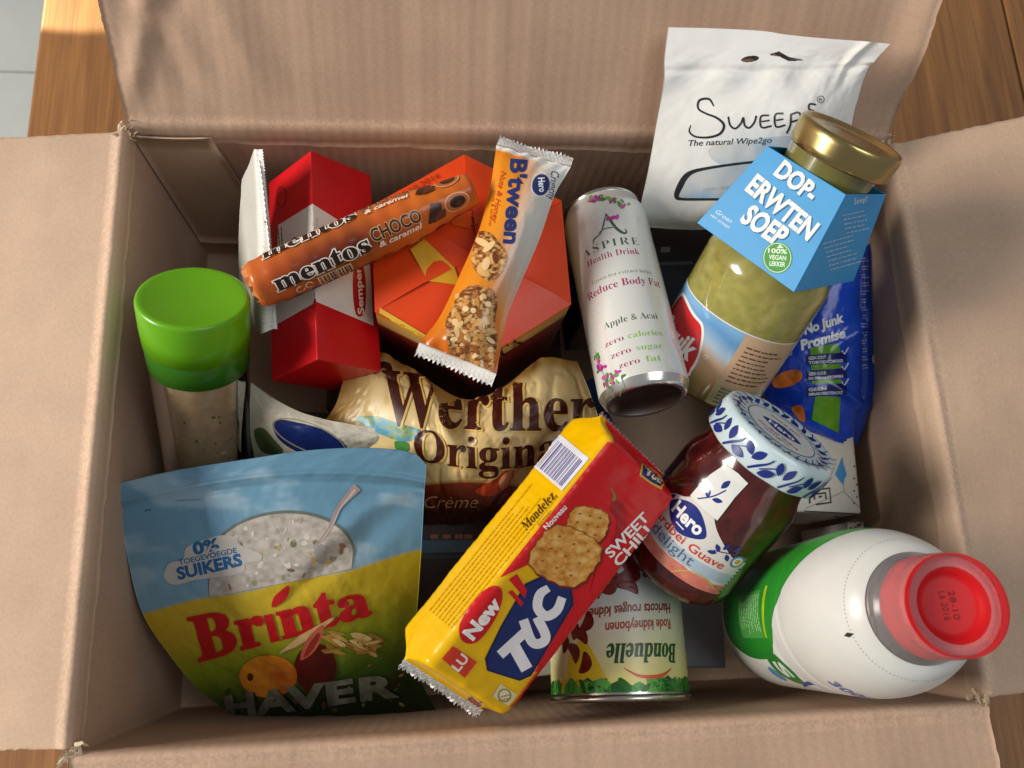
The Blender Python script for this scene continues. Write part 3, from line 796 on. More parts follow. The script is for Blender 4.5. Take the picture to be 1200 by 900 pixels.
a.text('pinda & karamel', (842, 220), (828, 330), 10, '#b5520f', 'sans', lay=2)
def nutc(x, y):
    n = fbm(x * .42, y * .42, 4, 3); m_ = fbm(x * .16, y * .16, 9, 3)
    return mixcols([(0, '#5a3018'), (.3, '#8c5529'), (.5, '#b8803f'), (.7, '#d0a062'), (1, '#e2bf86')], np.clip(.5 + 2.0 * (n - .47) + .9 * (m_ - .47), 0, 1))
a.blob([(790, 352), (830, 350), (862, 385), (885, 420), (870, 470), (835, 503), (795, 480), (775, 440), (782, 390)], nutc, 1)
rnd = random.Random(8)
for i in range(7):
    c = (rnd.uniform(800, 860), rnd.uniform(375, 480)); a.ell(c, rnd.uniform(16, 26), rnd.uniform(9, 13), rnd.choice(['#d8a865', '#e2bd86', '#5a2c16', '#6d3a1e', '#c99257']), 2 + i % 3, rot=rnd.uniform(0, 180), n=16)
a.blob([(735, 545), (775, 515), (830, 525), (855, 560), (848, 620), (855, 680), (845, 740), (835, 800), (760, 790), (712, 735), (694, 640), (712, 590)], nutc, 1)
for i in range(60):
    y = rnd.uniform(535, 775); x = rnd.uniform(725 - (y - 540) * .05, 838); a.ell((x, y), rnd.uniform(8, 20), rnd.uniform(5, 10), rnd.choice(['#d8a865', '#e6c793', '#a86a34', '#8a5228', '#c99257', '#dcb47a', '#b57b3e', '#c08a48']), 2 + i % 4, rot=rnd.uniform(0, 180), n=14)
lay_print('printed_artwork', a, bb.map, M_film, bb.ob, 3.0, off=.00014)

# ------------------------------------------------------------------ cracker pack
R0 = P(712, 512, .418); R1 = P(502, 777, .400); e = nrm(R1 - R0); Lt = np.linalg.norm(R1 - R0)
mid = (R0 + R1) / 2; n0 = CP - mid; n0 = nrm(n0 - e * (n0 @ e)); r0 = np.cross(e, n0)
if r0 @ CV(1, .6, 0) < 0: r0 = -r0
ph = math.radians(33); fd = math.cos(ph) * r0 - math.sin(ph) * n0; sd = -math.sin(ph) * r0 - math.cos(ph) * n0
WF, WS = 0.061, 0.043
pack = thing('cracker_pack', mid + fd * WF / 2 + sd * WS, 'yellow and red cracker pack lying diagonally beside the jam jar', 'cracker pack')
M_tuc = mat('cracker_film', None, 0.27, spec=0.5, noise=0.04, nscale=60, bump=.12, bscale=110, rvar=.08)
npp = 96; ring = []
rr = .005
for cx, cy, a0 in ((rr, rr, 180), (WF - rr, rr, 270), (WF - rr, WS - rr, 0), (rr, WS - rr, 90)):
    for t in np.linspace(0, 90, 9): ring.append((cx + rr * math.cos(math.radians(a0 + t)), cy + rr * math.sin(math.radians(a0 + t))))
ring.append(ring[0]); ring = np.array(ring)
dd = np.concatenate([[0], np.cumsum(np.linalg.norm(np.diff(ring, axis=0), axis=1))]); q = np.linspace(0, dd[-1], npp, endpoint=False)
ring = np.stack([np.interp(q, dd, ring[:, 0]), np.interp(q, dd, ring[:, 1])], 1)
cen = np.array([WF / 2, WS / 2])
ts = np.concatenate([[-.010, -.0085, -.006, -.003, -.0008], np.linspace(.001, Lt - .001, 110), [Lt + .0008, Lt + .003, Lt + .006, Lt + .0085, Lt + .010]])
V = []
for t in ts:
    o_ = max(0, -t, t - Lt); sq = 1 - sst(0, .0095, o_)
    rg = cen + (ring - cen) * np.array([1 - .04 * (1 - sq), .03 + .97 * sq])
    x = rg[:, 0] / WF; y = rg[:, 1] / WS
    near = math.exp(-min(max(t, 0), max(Lt - t, 0)) / .012)
    w = .0009 * (fbm(x * 5 + y * 3, np.full(npp, t * 120), 5) - .5) + .0035 * near * (fbm(x * 7 + y * 5, np.full(npp, t * 90), 2) - .5)
    # cracker edges press faintly through the film
    w = w + .00008 * np.sin(t * 1250) * (1 - near)
    dirn = (rg - cen) / np.linalg.norm(rg - cen, axis=1, keepdims=True)
    rg = rg + dirn * w[:, None]
    V.append(R0 + e * t + rg[:, :1] * fd + rg[:, 1:] * sd)
V = np.array(V); nT = len(ts)
F = grid_faces(npp, nT, True)
Vv = V.transpose(1, 0, 2).reshape(-1, 3)
YL, RD = '#e8b500', '#cf141b'
tt = np.tile(ts, npp); xx = np.repeat(ring[:, 0], nT); yy = np.repeat(ring[:, 1], nT)
onside = xx < .004; onfront = (yy < .004)
# red field on the front, upper part; its edge runs diagonally
redlim = .062 + .012 * (xx / WF) * 0 + (xx / WF) * .0 + np.where(xx / WF > .25, (xx / WF - .25) * .085, 0)
isr = (~onside) & (tt < redlim + (xx < .008) * .0)
isr |= (xx > WF - .004) & (tt < .14)
cc = np.where(isr[:, None], lin(RD), lin(YL))
fN = vnormals(Vv, F)
if (fN * (Vv - (mid + fd * WF / 2 + sd * WS / 2))).sum(1).mean() < 0: F = F[:, ::-1]
pk = mesh_ob('wrapper', Vv, F, M_tuc, pack, True, cc)
for s_, t_ in ((-1, -.0095), (1, Lt + .0095)):
    pa = R0 + e * t_ + fd * .001 + sd * WS * .5; pb = R0 + e * t_ + fd * (WF - .001) + sd * WS * .5
    seal('end_seal', pa, pb, e * s_ - .5 * n0, .0060 if s_ > 0 else .0015, M_white_seal if s_ > 0 else mat('pink_foil_seal', '#b98a84', .3, noise=.2), pack, 20, rip=.0011)
tb = body_of(pk)
a = Art((460, 480), 2.3684)
# exact red field over the vertex colours
a.poly([(598, 88), (626, 100), (700, 170), (780, 235), (772, 262), (600, 470), (560, 520), (548, 505), (565, 440), (450, 420), (375, 430), (298, 466)], RD, 0)
a.poly([(462, 66), (546, 136), (471, 226), (389, 156)], '#d9d9e2', 1)
a.bars((402, 158), (472, 216), 92, 20, '#4b4a86', 4, 2)
a.text('Mondelez,', (372, 338), (457, 240), 24, '#4a2f12', 'bi', lay=2)
a.lines((404, 322), (452, 268), 3, 2, 6, '#b07d10', 2, 1)
a.lines((104, 560), (398, 196), 3.6, 8, 11, '#cf9c00', 1, 1)
a.text('Nouveau', (428, 334), (484, 272), 15, '#f0e8e0', 'bold', lay=3)
CRK = lambda x, y: mixcols([(0, '#b0651c'), (.35, '#d08a38'), (.6, '#dda04c'), (1, '#ebbf74')], np.clip(.5 + 1.6 * (fbm(x * .14, y * .14, 6) - .47) + .4 * (vn(x * .5, y * .5, 3) - .5), 0, 1))
def cracker(c, r, rot, lay):
    p = []
    for i in range(48):
        t = i / 48 * 2 * math.pi; q = (abs(math.cos(t)) ** 3.2 + abs(math.sin(t)) ** 3.2) ** (-1 / 3.2) * r * (1 + .03 * math.cos(16 * t))
        p.append((c[0] + q * math.cos(t + rot), c[1] + .85 * q * math.sin(t + rot)))
    p = np.array(p)
    a.poly(p + np.array([4, 5]), '#7c1a10', lay); a.poly(p, '#8f4a14', lay + 1); a.poly(c + (p - c) * .965, CRK, lay + 2)
    for i in (-.5, 0, .5):
        for j in (-.5, 0, .5):
            u = i * r * math.cos(rot) - j * r * math.sin(rot); v = i * r * math.sin(rot) + j * r * math.cos(rot)
            a.ell((c[0] + u, c[1] + v * .85), 4.5, 3.2, '#a2611f', lay + 3, n=10)
cracker(np.array((540., 318.)), 58, .25, 1)
cracker(np.array((478., 405.)), 92, .55, 4)
a.blob([(606, 258), (622, 250), (640, 262), (648, 300), (640, 350), (624, 382), (604, 376), (618, 340), (618, 300), (604, 280)], lambda x, y: mixcols([(0, '#7d0d12'), (.6, '#b5121a'), (1, '#d4414a')], fbm(x * .12, y * .06, 3)), 3)
a.stroke([(612, 252), (614, 236), (606, 218)], [9, 5, 4], '#6c8a2c', 4, 5)
a.text('SWEET', (604, 412), (712, 300), 27, '#f3e9e4', 'bold', lay=8)
a.text('CHILI', (626, 436), (716, 336), 25, '#f3e9e4', 'bold', lay=8)
a.poly([(690, 150), (720, 165), (760, 200), (745, 222), (715, 205), (685, 182)], '#d8b23a', 2); a.poly([(694, 156), (720, 170), (752, 200), (742, 214), (716, 200), (690, 180)], '#1d2c66', 3)
a.text('Tuc', (697, 176), (742, 206), 15, '#f2f2f2', 'bold', lay=4)
# New splash
a.blob([(188, 632), (186, 600), (205, 560), (240, 515), (275, 490), (300, 495), (304, 525), (290, 570), (262, 615), (232, 645), (205, 648)], '#c5181c', 1)
a.text('New', (222, 640), (302, 540), 36, '#f6efe6', 'bold', lay=2, off=.02)
a.poly([(168, 655), (234, 700), (200, 744), (136, 690)], '#d23a22', 1); a.text('LU', (182, 728), (212, 690), 26, '#f3e4d8', 'bold', lay=2)
# blue name plate
NVY = '#1b2b63'
a.poly([(368, 482), (420, 458), (496, 490), (502, 540), (384, 738), (352, 752), (262, 724), (256, 690), (300, 600)], '#0f1c47', 1)
a.poly([(372, 486), (420, 463), (490, 493), (496, 538), (380, 733), (350, 746), (267, 720), (262, 690), (304, 602)], NVY, 2)
W_ = '#ece6e6'
a.stroke([(297, 680), (372, 612)], 27, W_, 3); a.stroke([(334, 652), (372, 720)], 34, W_, 3)
a.stroke([(362, 582), (384, 640), (408, 648), (424, 628), (400, 575)], 27, W_, 4, 6)
a.stroke([(470, 520), (455, 556), (425, 572), (402, 548), (408, 512), (432, 494)], [24, 26, 27, 27, 26, 20], W_, 3, 6)
a.poly([(322, 470), (345, 455), (372, 500), (366, 522)], RD, 3); a.poly([(320, 505), (332, 500), (362, 535), (356, 546)], RD, 3)
a.poly([(298, 760), (345, 790), (322, 822), (276, 795)], '#d9c99a', 2); a.ring((310, 792), 17, 17, 4, '#8a7a52', 3); a.lines((292, 800), (326, 792), 4, 2, 9, '#8a7a52', 4, 3)
a.poly([(215, 792), (250, 812), (240, 830), (205, 812)], '#2c3c78', 1); a.poly([(222, 797), (246, 812), (240, 820), (215, 808)], '#b32430', 2)
lay_print('printed_artwork', a, tb.map, M_tuc, pk, 2.5, off=.00032)
# ------------------------------------------------------------------ orange six-sided box
hc = np.array([0.2035, 0.2655]); hr = 0.067
hexb = thing('hexagonal_box', (hc[0], hc[1], H - .115), 'orange six-sided cardboard box with folded top under the nut bar', 'box')
M_org = mat('orange_carton', None, 0.38, spec=0.45, noise=0.04, nscale=40, bump=.04, bscale=300)
ang = [math.atan2(.333 - .2655, .201 - .2035) + k * math.pi / 3 for k in range(6)]
ztop = [.000, .000, -.001, -.002, -.001, .001]
ctop = np.array([hc[0] + .004, hc[1] - .004, H + .0045])
OR = '#e0440f'
for k in range(6):                                  # six creased top flaps, each its own sheet, slightly uneven
    a0 = ang[k]; a1 = ang[(k + 1) % 6]
    p0 = np.array([hc[0] + hr * math.cos(a0), hc[1] + hr * math.sin(a0), H + ztop[k]]); p1 = np.array([hc[0] + hr * math.cos(a1), hc[1] + hr * math.sin(a1), H + ztop[(k + 1) % 6]])
    n = 14; V = []; F = []; idx = {}
    for i in range(n + 1):
        for j in range(n + 1 - i):
            u = i / n; v = j / n; w = 1 - u - v
            q = ctop * w + p0 * u + p1 * v
            m_ = 1 - w
            q = q + np.array([0, 0, 1]) * (.0042 * math.sin(math.pi * m_) * (1 if k % 2 else .55) + .0010 * (k % 3) * w + .0006 * (float(vn(u * 4 + k, v * 4, 3)) - .5))
            idx[i, j] = len(V); V.append(q)
    for i in range(n):
        for j in range(n - i):
            F.append((idx[i, j], idx[i + 1, j], idx[i, j + 1]))
            if j < n - i - 1: F.append((idx[i + 1, j], idx[i + 1, j + 1], idx[i, j + 1]))
    V = np.array(V); nv_ = len(V); B = V - np.array([0, 0, .0006])
    edge = [idx[i, 0] for i in range(n + 1)] + [idx[n - j, j] for j in range(1, n + 1)] + [idx[0, n - j] for j in range(1, n)]
    FF = F + [(c + nv_, b + nv_, a_ + nv_) for a_, b, c in F] + [(edge[t], edge[(t + 1) % len(edge)], edge[(t + 1) % len(edge)] + nv_, edge[t] + nv_)[::-1] for t in range(len(edge))]
    fl_ = mesh_ob('top_flap', np.concatenate([V, B]), FF, M_org, hexb, False, np.tile(lin(OR), (2 * nv_, 1)))
V = []
ringb = [(hc[0] + (hr - .0004) * math.cos(t), hc[1] + (hr - .0004) * math.sin(t)) for t in ang]
zb = np.array([H - .115, H - .045, H - .016, H - .0155, H - .0045, -1])
for k in range(6):
    a0, a1 = ringb[k], ringb[(k + 1) % 6]
    n = 24; G = []
    for i in range(n + 1):
        x = a0[0] + (a1[0] - a0[0]) * i / n; y = a0[1] + (a1[1] - a0[1]) * i / n
        zt = H + ztop[k] + (ztop[(k + 1) % 6] - ztop[k]) * i / n - .0004
        for z in (H - .115, H - .06, H - .024, H - .020, zt - .006, zt): G.append((x, y, z))
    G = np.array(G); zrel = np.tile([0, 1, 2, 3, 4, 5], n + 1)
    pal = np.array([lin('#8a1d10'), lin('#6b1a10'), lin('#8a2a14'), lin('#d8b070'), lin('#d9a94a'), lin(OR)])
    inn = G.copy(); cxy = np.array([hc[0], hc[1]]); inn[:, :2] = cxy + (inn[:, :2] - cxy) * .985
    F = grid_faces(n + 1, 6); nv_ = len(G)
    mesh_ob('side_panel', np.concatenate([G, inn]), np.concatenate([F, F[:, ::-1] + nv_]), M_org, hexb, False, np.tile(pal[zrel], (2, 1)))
mesh_ob('bottom_panel', [(x, y, H - .115) for x, y in ringb] + [(x, y, H - .1165) for x, y in ringb], [(0, 1, 2, 3, 4, 5), (11, 10, 9, 8, 7, 6)] + [(i, (i + 1) % 6, (i + 1) % 6 + 6, i + 6) for i in range(6)], M_org, hexb, False, np.tile(lin(OR), (12, 1)))
allV = []; allF = []
for o in hexb.children:
    b = body_of(o); allF.append(b.F + sum(len(v) for v in allV)); allV.append(b.V)
hb = FlatBody(np.concatenate(allV), np.concatenate(allF))
a = Art((260, 140), 2.6477)
a.text('24.10.2016', (545, 250), (678, 180), 16, '#8c3a10', 'sans', 1)
YEL = lambda x, y: mix(np.tile(lin('#d98a14'), (len(x), 1)), np.tile(lin('#e9bd32'), (len(x), 1)), sst(.3, .6, fbm(x * .05, y * .05, 4)))
a.poly([(690, 300), (830, 295), (900, 330), (860, 360), (720, 330)], lambda x, y: np.tile(lin('#dd5a14'), (len(x), 1)), 1)
a.text('ANTICA', (742, 822), (936, 690), 26, '#3a1708', 'serif', 2)
a.poly([(492, 585), (645, 676), (640, 688), (488, 600)], '#d9b13a', 1)
lay_print('printed_artwork', a, hb.map, M_org, hexb, 4.0, off=.0006)

zp = lambda x, y: (260 + x / 2.6477, 140 + y / 2.6477)
tp = np.array([zp(585, 408), zp(628, 372), zp(722, 462), zp(740, 516), zp(640, 500)])
pos, nor, ok = hb.map(tp); cen = pos.mean(0); zt = pos[:, 2].max() + .0010
pos[:, 2] = zt - .0004 * np.arange(5) % 2
mesh_ob('yellow_tab', np.concatenate([pos, pos - np.array([0, 0, .0007])]), [(0, 1, 2, 3, 4), (9, 8, 7, 6, 5)] + [(i, i + 5, (i + 1) % 5 + 5, (i + 1) % 5) for i in range(5)], mat('yellow_carton', '#d9a21c', .4, noise=.15, nscale=60), hexb, False)

# ------------------------------------------------------------------ red and white carton on its edge
r1 = PH(372, 421, 0.0); r0 = PH(364, 176, -.004); e = nrm(r0 - r1); sd_ = nrm(np.cross(e, [0, 0, 1])); up_ = np.cross(sd_, e)
al = math.radians(48); lw = -sd_ * math.cos(al) * .048 - up_ * math.sin(al) * .048; rw = sd_ * math.sin(al) * .046 - up_ * math.cos(al) * .046
Lb = np.linalg.norm(r0 - r1)
redb = thing('red_carton', r1 + lw + rw + e * Lb / 2, 'glossy red carton with a white middle band turned up on its edge', 'box')
M_redb = mat('red_gloss_carton', '#c8111a', 0.30, spec=0.5, noise=.04, nscale=50)
rb = solid('carton_body', box8(r1, lw, rw, e * Lb), BOXF, M_redb, redb, .0009, 3)
fb = flat_of(rb)
a = Art((260, 140), 2.6477)
WHT = '#ddd6cc'
a.poly([(175, 328), (281, 262), (294, 566), (164, 640)], WHT, 0); a.poly([(281, 262), (455, 372), (470, 640), (294, 566)], WHT, 0)
a.blob([(408, 470), (425, 452), (440, 462), (447, 520), (444, 590), (430, 612), (414, 600), (406, 540)], '#b3151c', 1)
a.text('Semper', (440, 604), (430, 456), 18, '#efe6dc', 'bold', 2)
a.lines((172, 400), (168, 330), 4, 3, 9, '#5c5048', 3, 1)
a.ell((228, 380), 12, 15, '#c01a20', 1); a.lines((285, 420), (285, 300), 5, 2, 12, '#c8b8a8', 4, 1)
a.ring((185, 240), 14, 30, 3, '#8e0c12', 1)
lay_print('printed_artwork', a, fb.map, mat('carton_print', None, .3, noise=.03), rb, 6.0, off=.00012)

# ------------------------------------------------------------------ jar with green screw cap
T = P(226, 346, .448); B = P(247, 566, .545); A = nrm(T - B); Lj = np.linalg.norm(T - B)
gj = thing('seasoning_jar', B, 'clear jar of pale seasoning with a lime green cap by the box corner', 'jar')
M_lime = mat('lime_plastic', '#64a80c', 0.33, spec=0.5, coat=.15, sss=.25, rvar=.05)
M_limed = mat('green_translucent_band', '#2f6b12', 0.3, spec=0.5, coat=.2)
M_season = mat('beige_seasoning', '#a38a6c', 0.3, coat=.7, noise=.16, nscale=150, crough=.06)
lathe('cap', B, A, [(0, Lj - .0016), (.026, Lj - .0014), (.0282, Lj - .0006), (.0296, Lj - .0012), (.0302, Lj - .003), (.0301, Lj - .018), (.0294, Lj - .030), (.0285, Lj - .0302), (.0283, Lj - .029)], M_lime, gj, 128)
lathe('cap_band', B, A, [(.0283, Lj - .029), (.0290, Lj - .031), (.0286, Lj - .046), (.0278, Lj - .0465), (.0265, Lj - .046)], M_limed, gj, 112)
gb = lathe('body', B, A, [(.0265, Lj - .046), (.0268, Lj - .050), (.0268, Lj - .06), (.0262, .05), (.0262, .02), (.0255, .004), (.023, 0), (0, .001)], M_season, gj, 112)
lathe('glass_wall', B, A, [(.0280, Lj - .0465), (.0279, Lj - .06), (.0273, .05), (.0272, .02), (.0264, .001), (0, -.001)], mat('clear_jar_wall', '#f0f0ea', .05, trans=1.0, ior=1.15, spec=.4), gj, 112)
a = Art(up=1); rnd = random.Random(4)
for i in range(150):
    a.ell((rnd.uniform(-.06, .06), rnd.uniform(.004, .088)), rnd.uniform(.0005, .0015), rnd.uniform(.0004, .0011), rnd.choice(['#5b4632', '#7a5f42', '#c9b494', '#4a5a2c']), rot=rnd.uniform(0, 180), n=7)
lay_print('herb_flecks', a, cyl_map(B, A, .0266), M_paper, gb, .003)['kind'] = 'stuff'

# ------------------------------------------------------------------ pea soup jar with cardboard collar
T = P(987, 172, .435); B = P(822, 440, .52); A = nrm(T - B); Ls = np.linalg.norm(T - B)
sj = thing('soup_jar', B, 'glass jar of green pea soup with gold lid and blue cardboard collar', 'jar')
M_pea = mat('pea_soup_in_glass', None, 0.22, spec=0.5, coat=1.0, crough=.04, noise=.10, nscale=45)
def peac(th, z, r):
    n = np.clip(.5 + 1.1 * (fbm(th * 9, z * 260, 4) - .47), 0, 1); c = mix(np.tile(lin('#7f7a36'), (len(z), 1)), np.tile(lin('#aaa154'), (len(z), 1)), n)
    return mix(c, np.tile(lin('#5c5a2c'), (len(z), 1)), sst(.108, .135, z) * .7)
pb = [(0, .002), (.030, .0), (.0355, .0015), (.0375, .006), (.0378, .012)] + [(.0378, z) for z in np.linspace(.015, .082, 80)] + [(.0368, .086), (.0338, .093), (.0300, .101), (.0270, .111), (.0254, .122), (.0248, .132), (.0248, .140), (.0250, .152)]
jb = lathe('glass_body', B, A, pb, M_pea, sj, 144, peac)
M_gold = mat('gold_lacquered_lid', '#b8a26c', 0.28, metal=1.0, rvar=.08, noise=.05)
Ls += .0045
Af, Xf, Yf = frame_of(A, B); LO = B + A * .003 + Yf * .0015
lathe('lid', LO, A, [(.0255, Ls - .0140), (.0280, Ls - .0140), (.0288, Ls - .0132), (.0286, Ls - .010), (.0292, Ls - .004), (.0290, Ls - .0012), (.0278, Ls + .0004), (.0262, Ls + .0002), (.0246, Ls - .0016), (.017, Ls - .0018), (.011, Ls - .0014), (0, Ls - .0012)], M_gold, sj, 144)
a = Art(up=1)
SKY = lambda x, y: mixcols([(0, '#6b5a32'), (.20, '#8a7440'), (.36, '#c39a6c'), (.52, '#d3b08a'), (.66, '#9fb6c8'), (.85, '#5f95c4'), (1, '#7fb0d6')], np.clip((y - .004) / .050 + .04 * np.sin(x * 160), 0, 1))
a.rect(-.075, .004, .0095, .054, SKY, 0)
a.rect(.0095, .004, .075, .054, '#c7a683', 0)
a.lines((.0135, .046), (.044, .046), .0012, 9, .0030, '#6f4a33', 5, 1, .4)
a.rect(.0095, .004, .075, .018, '#a9a37c', 1); a.lines((.0135, .016), (.044, .016), .0010, 5, .0025, '#5d5a38', 6, 2, .4)
RED = '#c4161c'
a.blob([(-.046, .012), (-.010, .012), (-.006, .018), (-.007, .030), (-.013, .044), (-.022, .047), (-.046, .047)], '#e9e4dc', 2, n=8); a.blob([(-.045, .0135), (-.0110, .0135), (-.0076, .019), (-.0085, .030), (-.014, .0425), (-.022, .0452), (-.045, .0452)], RED, 3, n=8)
a.text('Struik', (-.043, .021), (-.0105, .0215), .0135, '#f4efe8', 'sbi', 4, off=.01)
a.ring((-.0035, .030), .0012, .0012, .0004, '#f0ece4', 3, n=16)
a.stroke([(-.075, .0545), (.075, .0545)], .0008, '#e6e2da', 1)
lay_print('paper_label', a, cyl_map(B, A, .0379), M_glassprint, jb, .0018)
# collar: four-sided sleeve standing on the shoulder
Af, Xf, Yf = frame_of(A, B); psi = -.378; e1 = -math.sin(psi) * Xf + math.cos(psi) * Yf; e2 = math.cos(psi) * Xf + math.sin(psi) * Yf
Z_TOP = .1445
def cr(z, p, q): return B + Af * z + e1 * p + e2 * q
TOPC = [(-.0262, .0262), (.0256, .0262), (.0256, -.0275), (-.0262, -.0275)]; BOTC = [(-.0352, .0382), (.0348, .0382), (.0348, -.039), (-.0352, -.039)]
V = [cr(Z_TOP, *p) for p in TOPC] + [cr(.092, *p) for p in BOTC]
Vi = [cr(Z_TOP, p * .982, q * .982) for p, q in TOPC] + [cr(.092, p * .985, q * .985) for p, q in BOTC]
VV = V + Vi; F = []
for k in range(4):
    k2 = (k + 1) % 4
    F += [(k, k2, k2 + 4, k + 4), (k + 8, k + 12, k2 + 12, k2 + 8), (k, k + 8, k2 + 8, k2), (k + 4, k2 + 4, k2 + 12, k + 12)]
M_blue = mat('blue_carton', '#2c92cb', 0.45, spec=.4, noise=.05, nscale=60)
co = solid('collar', VV, F, M_blue, sj, .0004, 2)
cbod = flat_of(co)
a = Art((760, 120), 2.6467)
for t, p0, p1, h in (('DOP-', (388, 222), (500, 310), 56), ('ERWTEN', (300, 270), (494, 428), 62), ('SOEP', (283, 366), (402, 448), 64)):
    a.text(t, (p0[0] + 3, p0[1] + 4), (p1[0] + 3, p1[1] + 4), h, '#1d5f94', 'bold', 1, off=.012, upv=(.62, -.78)); a.text(t, p0, p1, h, '#f1eee8', 'bold', 2, off=.012, upv=(.62, -.78))
a.text('Groen', (207, 342), (256, 376), 14, '#d9e8f2', 'script', 2, upv=(.62, -.78)); a.text('van smaak', (192, 352), (250, 394), 12, '#d9e8f2', 'script', 2, upv=(.62, -.78))
a.ell((400, 482), 46, 49, '#3f8f3a', 1); a.ring((400, 482), 42, 45, 2.5, '#cfe3c4', 2)
for i, t in enumerate(('100%', 'VEGAN', 'LEKKER')): a.text(t, (371 + 2 * i, 466 + 20 * i), (430 - 3 * i, 470 + 20 * i), 14, '#d9ecd0', 'bold', 2)
a.poly([(398, 452), (408, 440), (420, 452)], '#d9ecd0', 2)
a.text('Soep!', (636, 316), (680, 306), 18, '#d5e2ea', 'script', 2)
a.lines((600, 352), (676, 336), 4, 5, 14, '#a9c4d6', 7, 2, .3); a.lines((540, 440), (640, 412), 4, 7, 14, '#a9c4d6', 8, 2, .3)
lay_print('printed_artwork', a, cbod.map, M_paper, co, 6.0, off=.00015)

# ------------------------------------------------------------------ jam jar
T = P(917, 503, .444); B = P(785, 661, .489); A = nrm(T - B); Lj = np.linalg.norm(T - B)
jj = thing('jam_jar', B, 'jar of dark red jam with leaf patterned lid leaning over the bean can', 'jar')
M_jam = mat('dark_jam_in_glass', None, 0.2, spec=.5, coat=1.0, crough=.03, noise=.22, nscale=60)
def jamc(th, z, r):
    n = np.clip(.5 + 2.4 * (fbm(th * 8, z * 230, 2) - .47), 0, 1); return mix(np.tile(lin('#360c0a'), (len(z), 1)), np.tile(lin('#561816'), (len(z), 1)), n)
jp = [(0, .002), (.028, 0), (.0335, .002), (.0358, .007), (.0362, .014)] + [(.0362, z) for z in np.linspace(.018, .066, 70)] + [(.0356, .071), (.0340, .076), (.0322, .080), (.0312, .084), (.0312, .092)]
jb = lathe('glass_body', B, A, jp, M_jam, jj, 144, jamc)
M_lidw = mat('pale_lid_enamel', '#c4d6da', 0.25, spec=.5, coat=.4, rvar=.05)
lp = [(.0315, Lj - .0185), (.0343, Lj - .0185), (.0352, Lj - .0175), (.0352, Lj - .0045), (.0346, Lj - .0018), (.0330, Lj - .0003), (.0312, Lj), (.0285, Lj - .0006), (.0268, Lj - .0014), (.024, Lj - .0012), (.0, Lj - .0010)]
lid = lathe('lid', B, A, lp, M_lidw, jj, 144, poly=lambda t: 1 + .010 * np.cos(10 * t))
a = Art(up=1)
BL = '#22307a'; rnd = random.Random(12)
def leaf(c, l, w, rot, lay=1, col=BL):
    t = np.linspace(0, 1, 9); x = (t - .5) * l; y = w * np.sin(np.pi * t) ** .8 / 2; r = math.radians(rot)
    p = np.concatenate([np.stack([x, y], 1), np.stack([x[::-1], -y[::-1]], 1)[1:-1]])
    a.poly(np.stack([c[0] + p[:, 0] * math.cos(r) - p[:, 1] * math.sin(r), c[1] + p[:, 0] * math.sin(r) + p[:, 1] * math.cos(r)], 1), col, lay)
zl = Lj - .011
for i in range(12):
    s0 = -.11 + i * .0186
    a.stroke([(s0 - .003, Lj - .0172), (s0 + .0005, zl - .002), (s0 + .004, zl + .002), (s0 + .0055, Lj - .0055)], [.0013, .0015, .0010, .0006], BL, smooth=5)
    leaf((s0 - .0020, zl + .0028), .0088, .0046, 75 + rnd.uniform(-25, 25)); leaf((s0 + .0062, zl - .0032), .0092, .0046, 20 + rnd.uniform(-30, 30)); leaf((s0 + .0105, zl + .0032), .0080, .0042, 120 + rnd.uniform(-30, 30)); a.stroke([(s0 + .002, zl - .003), (s0 + .007, zl + .001), (s0 + .0105, zl + .003)], .0007, BL, smooth=4)
lay_print('leaf_pattern', a, cyl_map(B, A, lambda z: np.full(np.shape(z), .0356) + 0 * np.asarray(z)), M_gloss, lid, .002)
# lid top: flat drawing in the lid plane
Af, Xf, Yf = frame_of(A, B)
def lid_plane(zc):
    def f(p):
        r = np.hypot(p[:, 0], p[:, 1])
        z = np.interp(r, [0, .024, .0268, .0285, .0312, .0330, .0346], [Lj - .0010, Lj - .0012, Lj - .0014, Lj - .0006, Lj, Lj - .0003, Lj - .0018])
        return B + Af * z[:, None] + Yf * p[:, :1] - Xf * p[:, 1:], np.tile(Af, (len(p), 1)), r < .0346
    return f
a = Art(up=1)
a.ell((0, 0), .0212, .0212, '#d9dcd6', 0, n=60); a.ring((0, 0), .0212, .0212, .0005, BL, 1)
a.poly(smooth_line([(-.0125, .001), (-.006, .0062), (.0, .0078), (.006, .0062), (.0125, .001), (.006, -.0045), (0, -.006), (-.006, -.0045)], 6, True), BL, 1)
a.text('Hero', (-.0085, -.0022), (.0085, -.0022), .0058, '#f4f4f2', 'bold', 2)
a.text('Aardbei Guave', (-.013, -.0115), (.013, -.0115), .0028, '#b8434a', 'bold', 1); a.text('delight', (-.008, -.0155), (.008, -.0155), .0026, '#5a6a92', 'sans', 1)
a.text('extra jam', (-.010, .0115), (.010, .0115), .0028, '#b8434a', 'bold', 1)
for i in range(26):
    t = i / 26 * 6.283; r = .0275; leaf((r * math.cos(t), r * math.sin(t)), .0062, .0028, math.degrees(t) + rnd.choice([35, 80, 125])); a.stroke([(.0235 * math.cos(t + .1), .0235 * math.sin(t + .1)), (.027 * math.cos(t), .027 * math.sin(t)), (.0325 * math.cos(t + .14), .0325 * math.sin(t + .14))], .0006, BL, 1, 4)
lay_print('top_emblem', a, lid_plane(0), M_gloss, lid, .002, off=.0002)
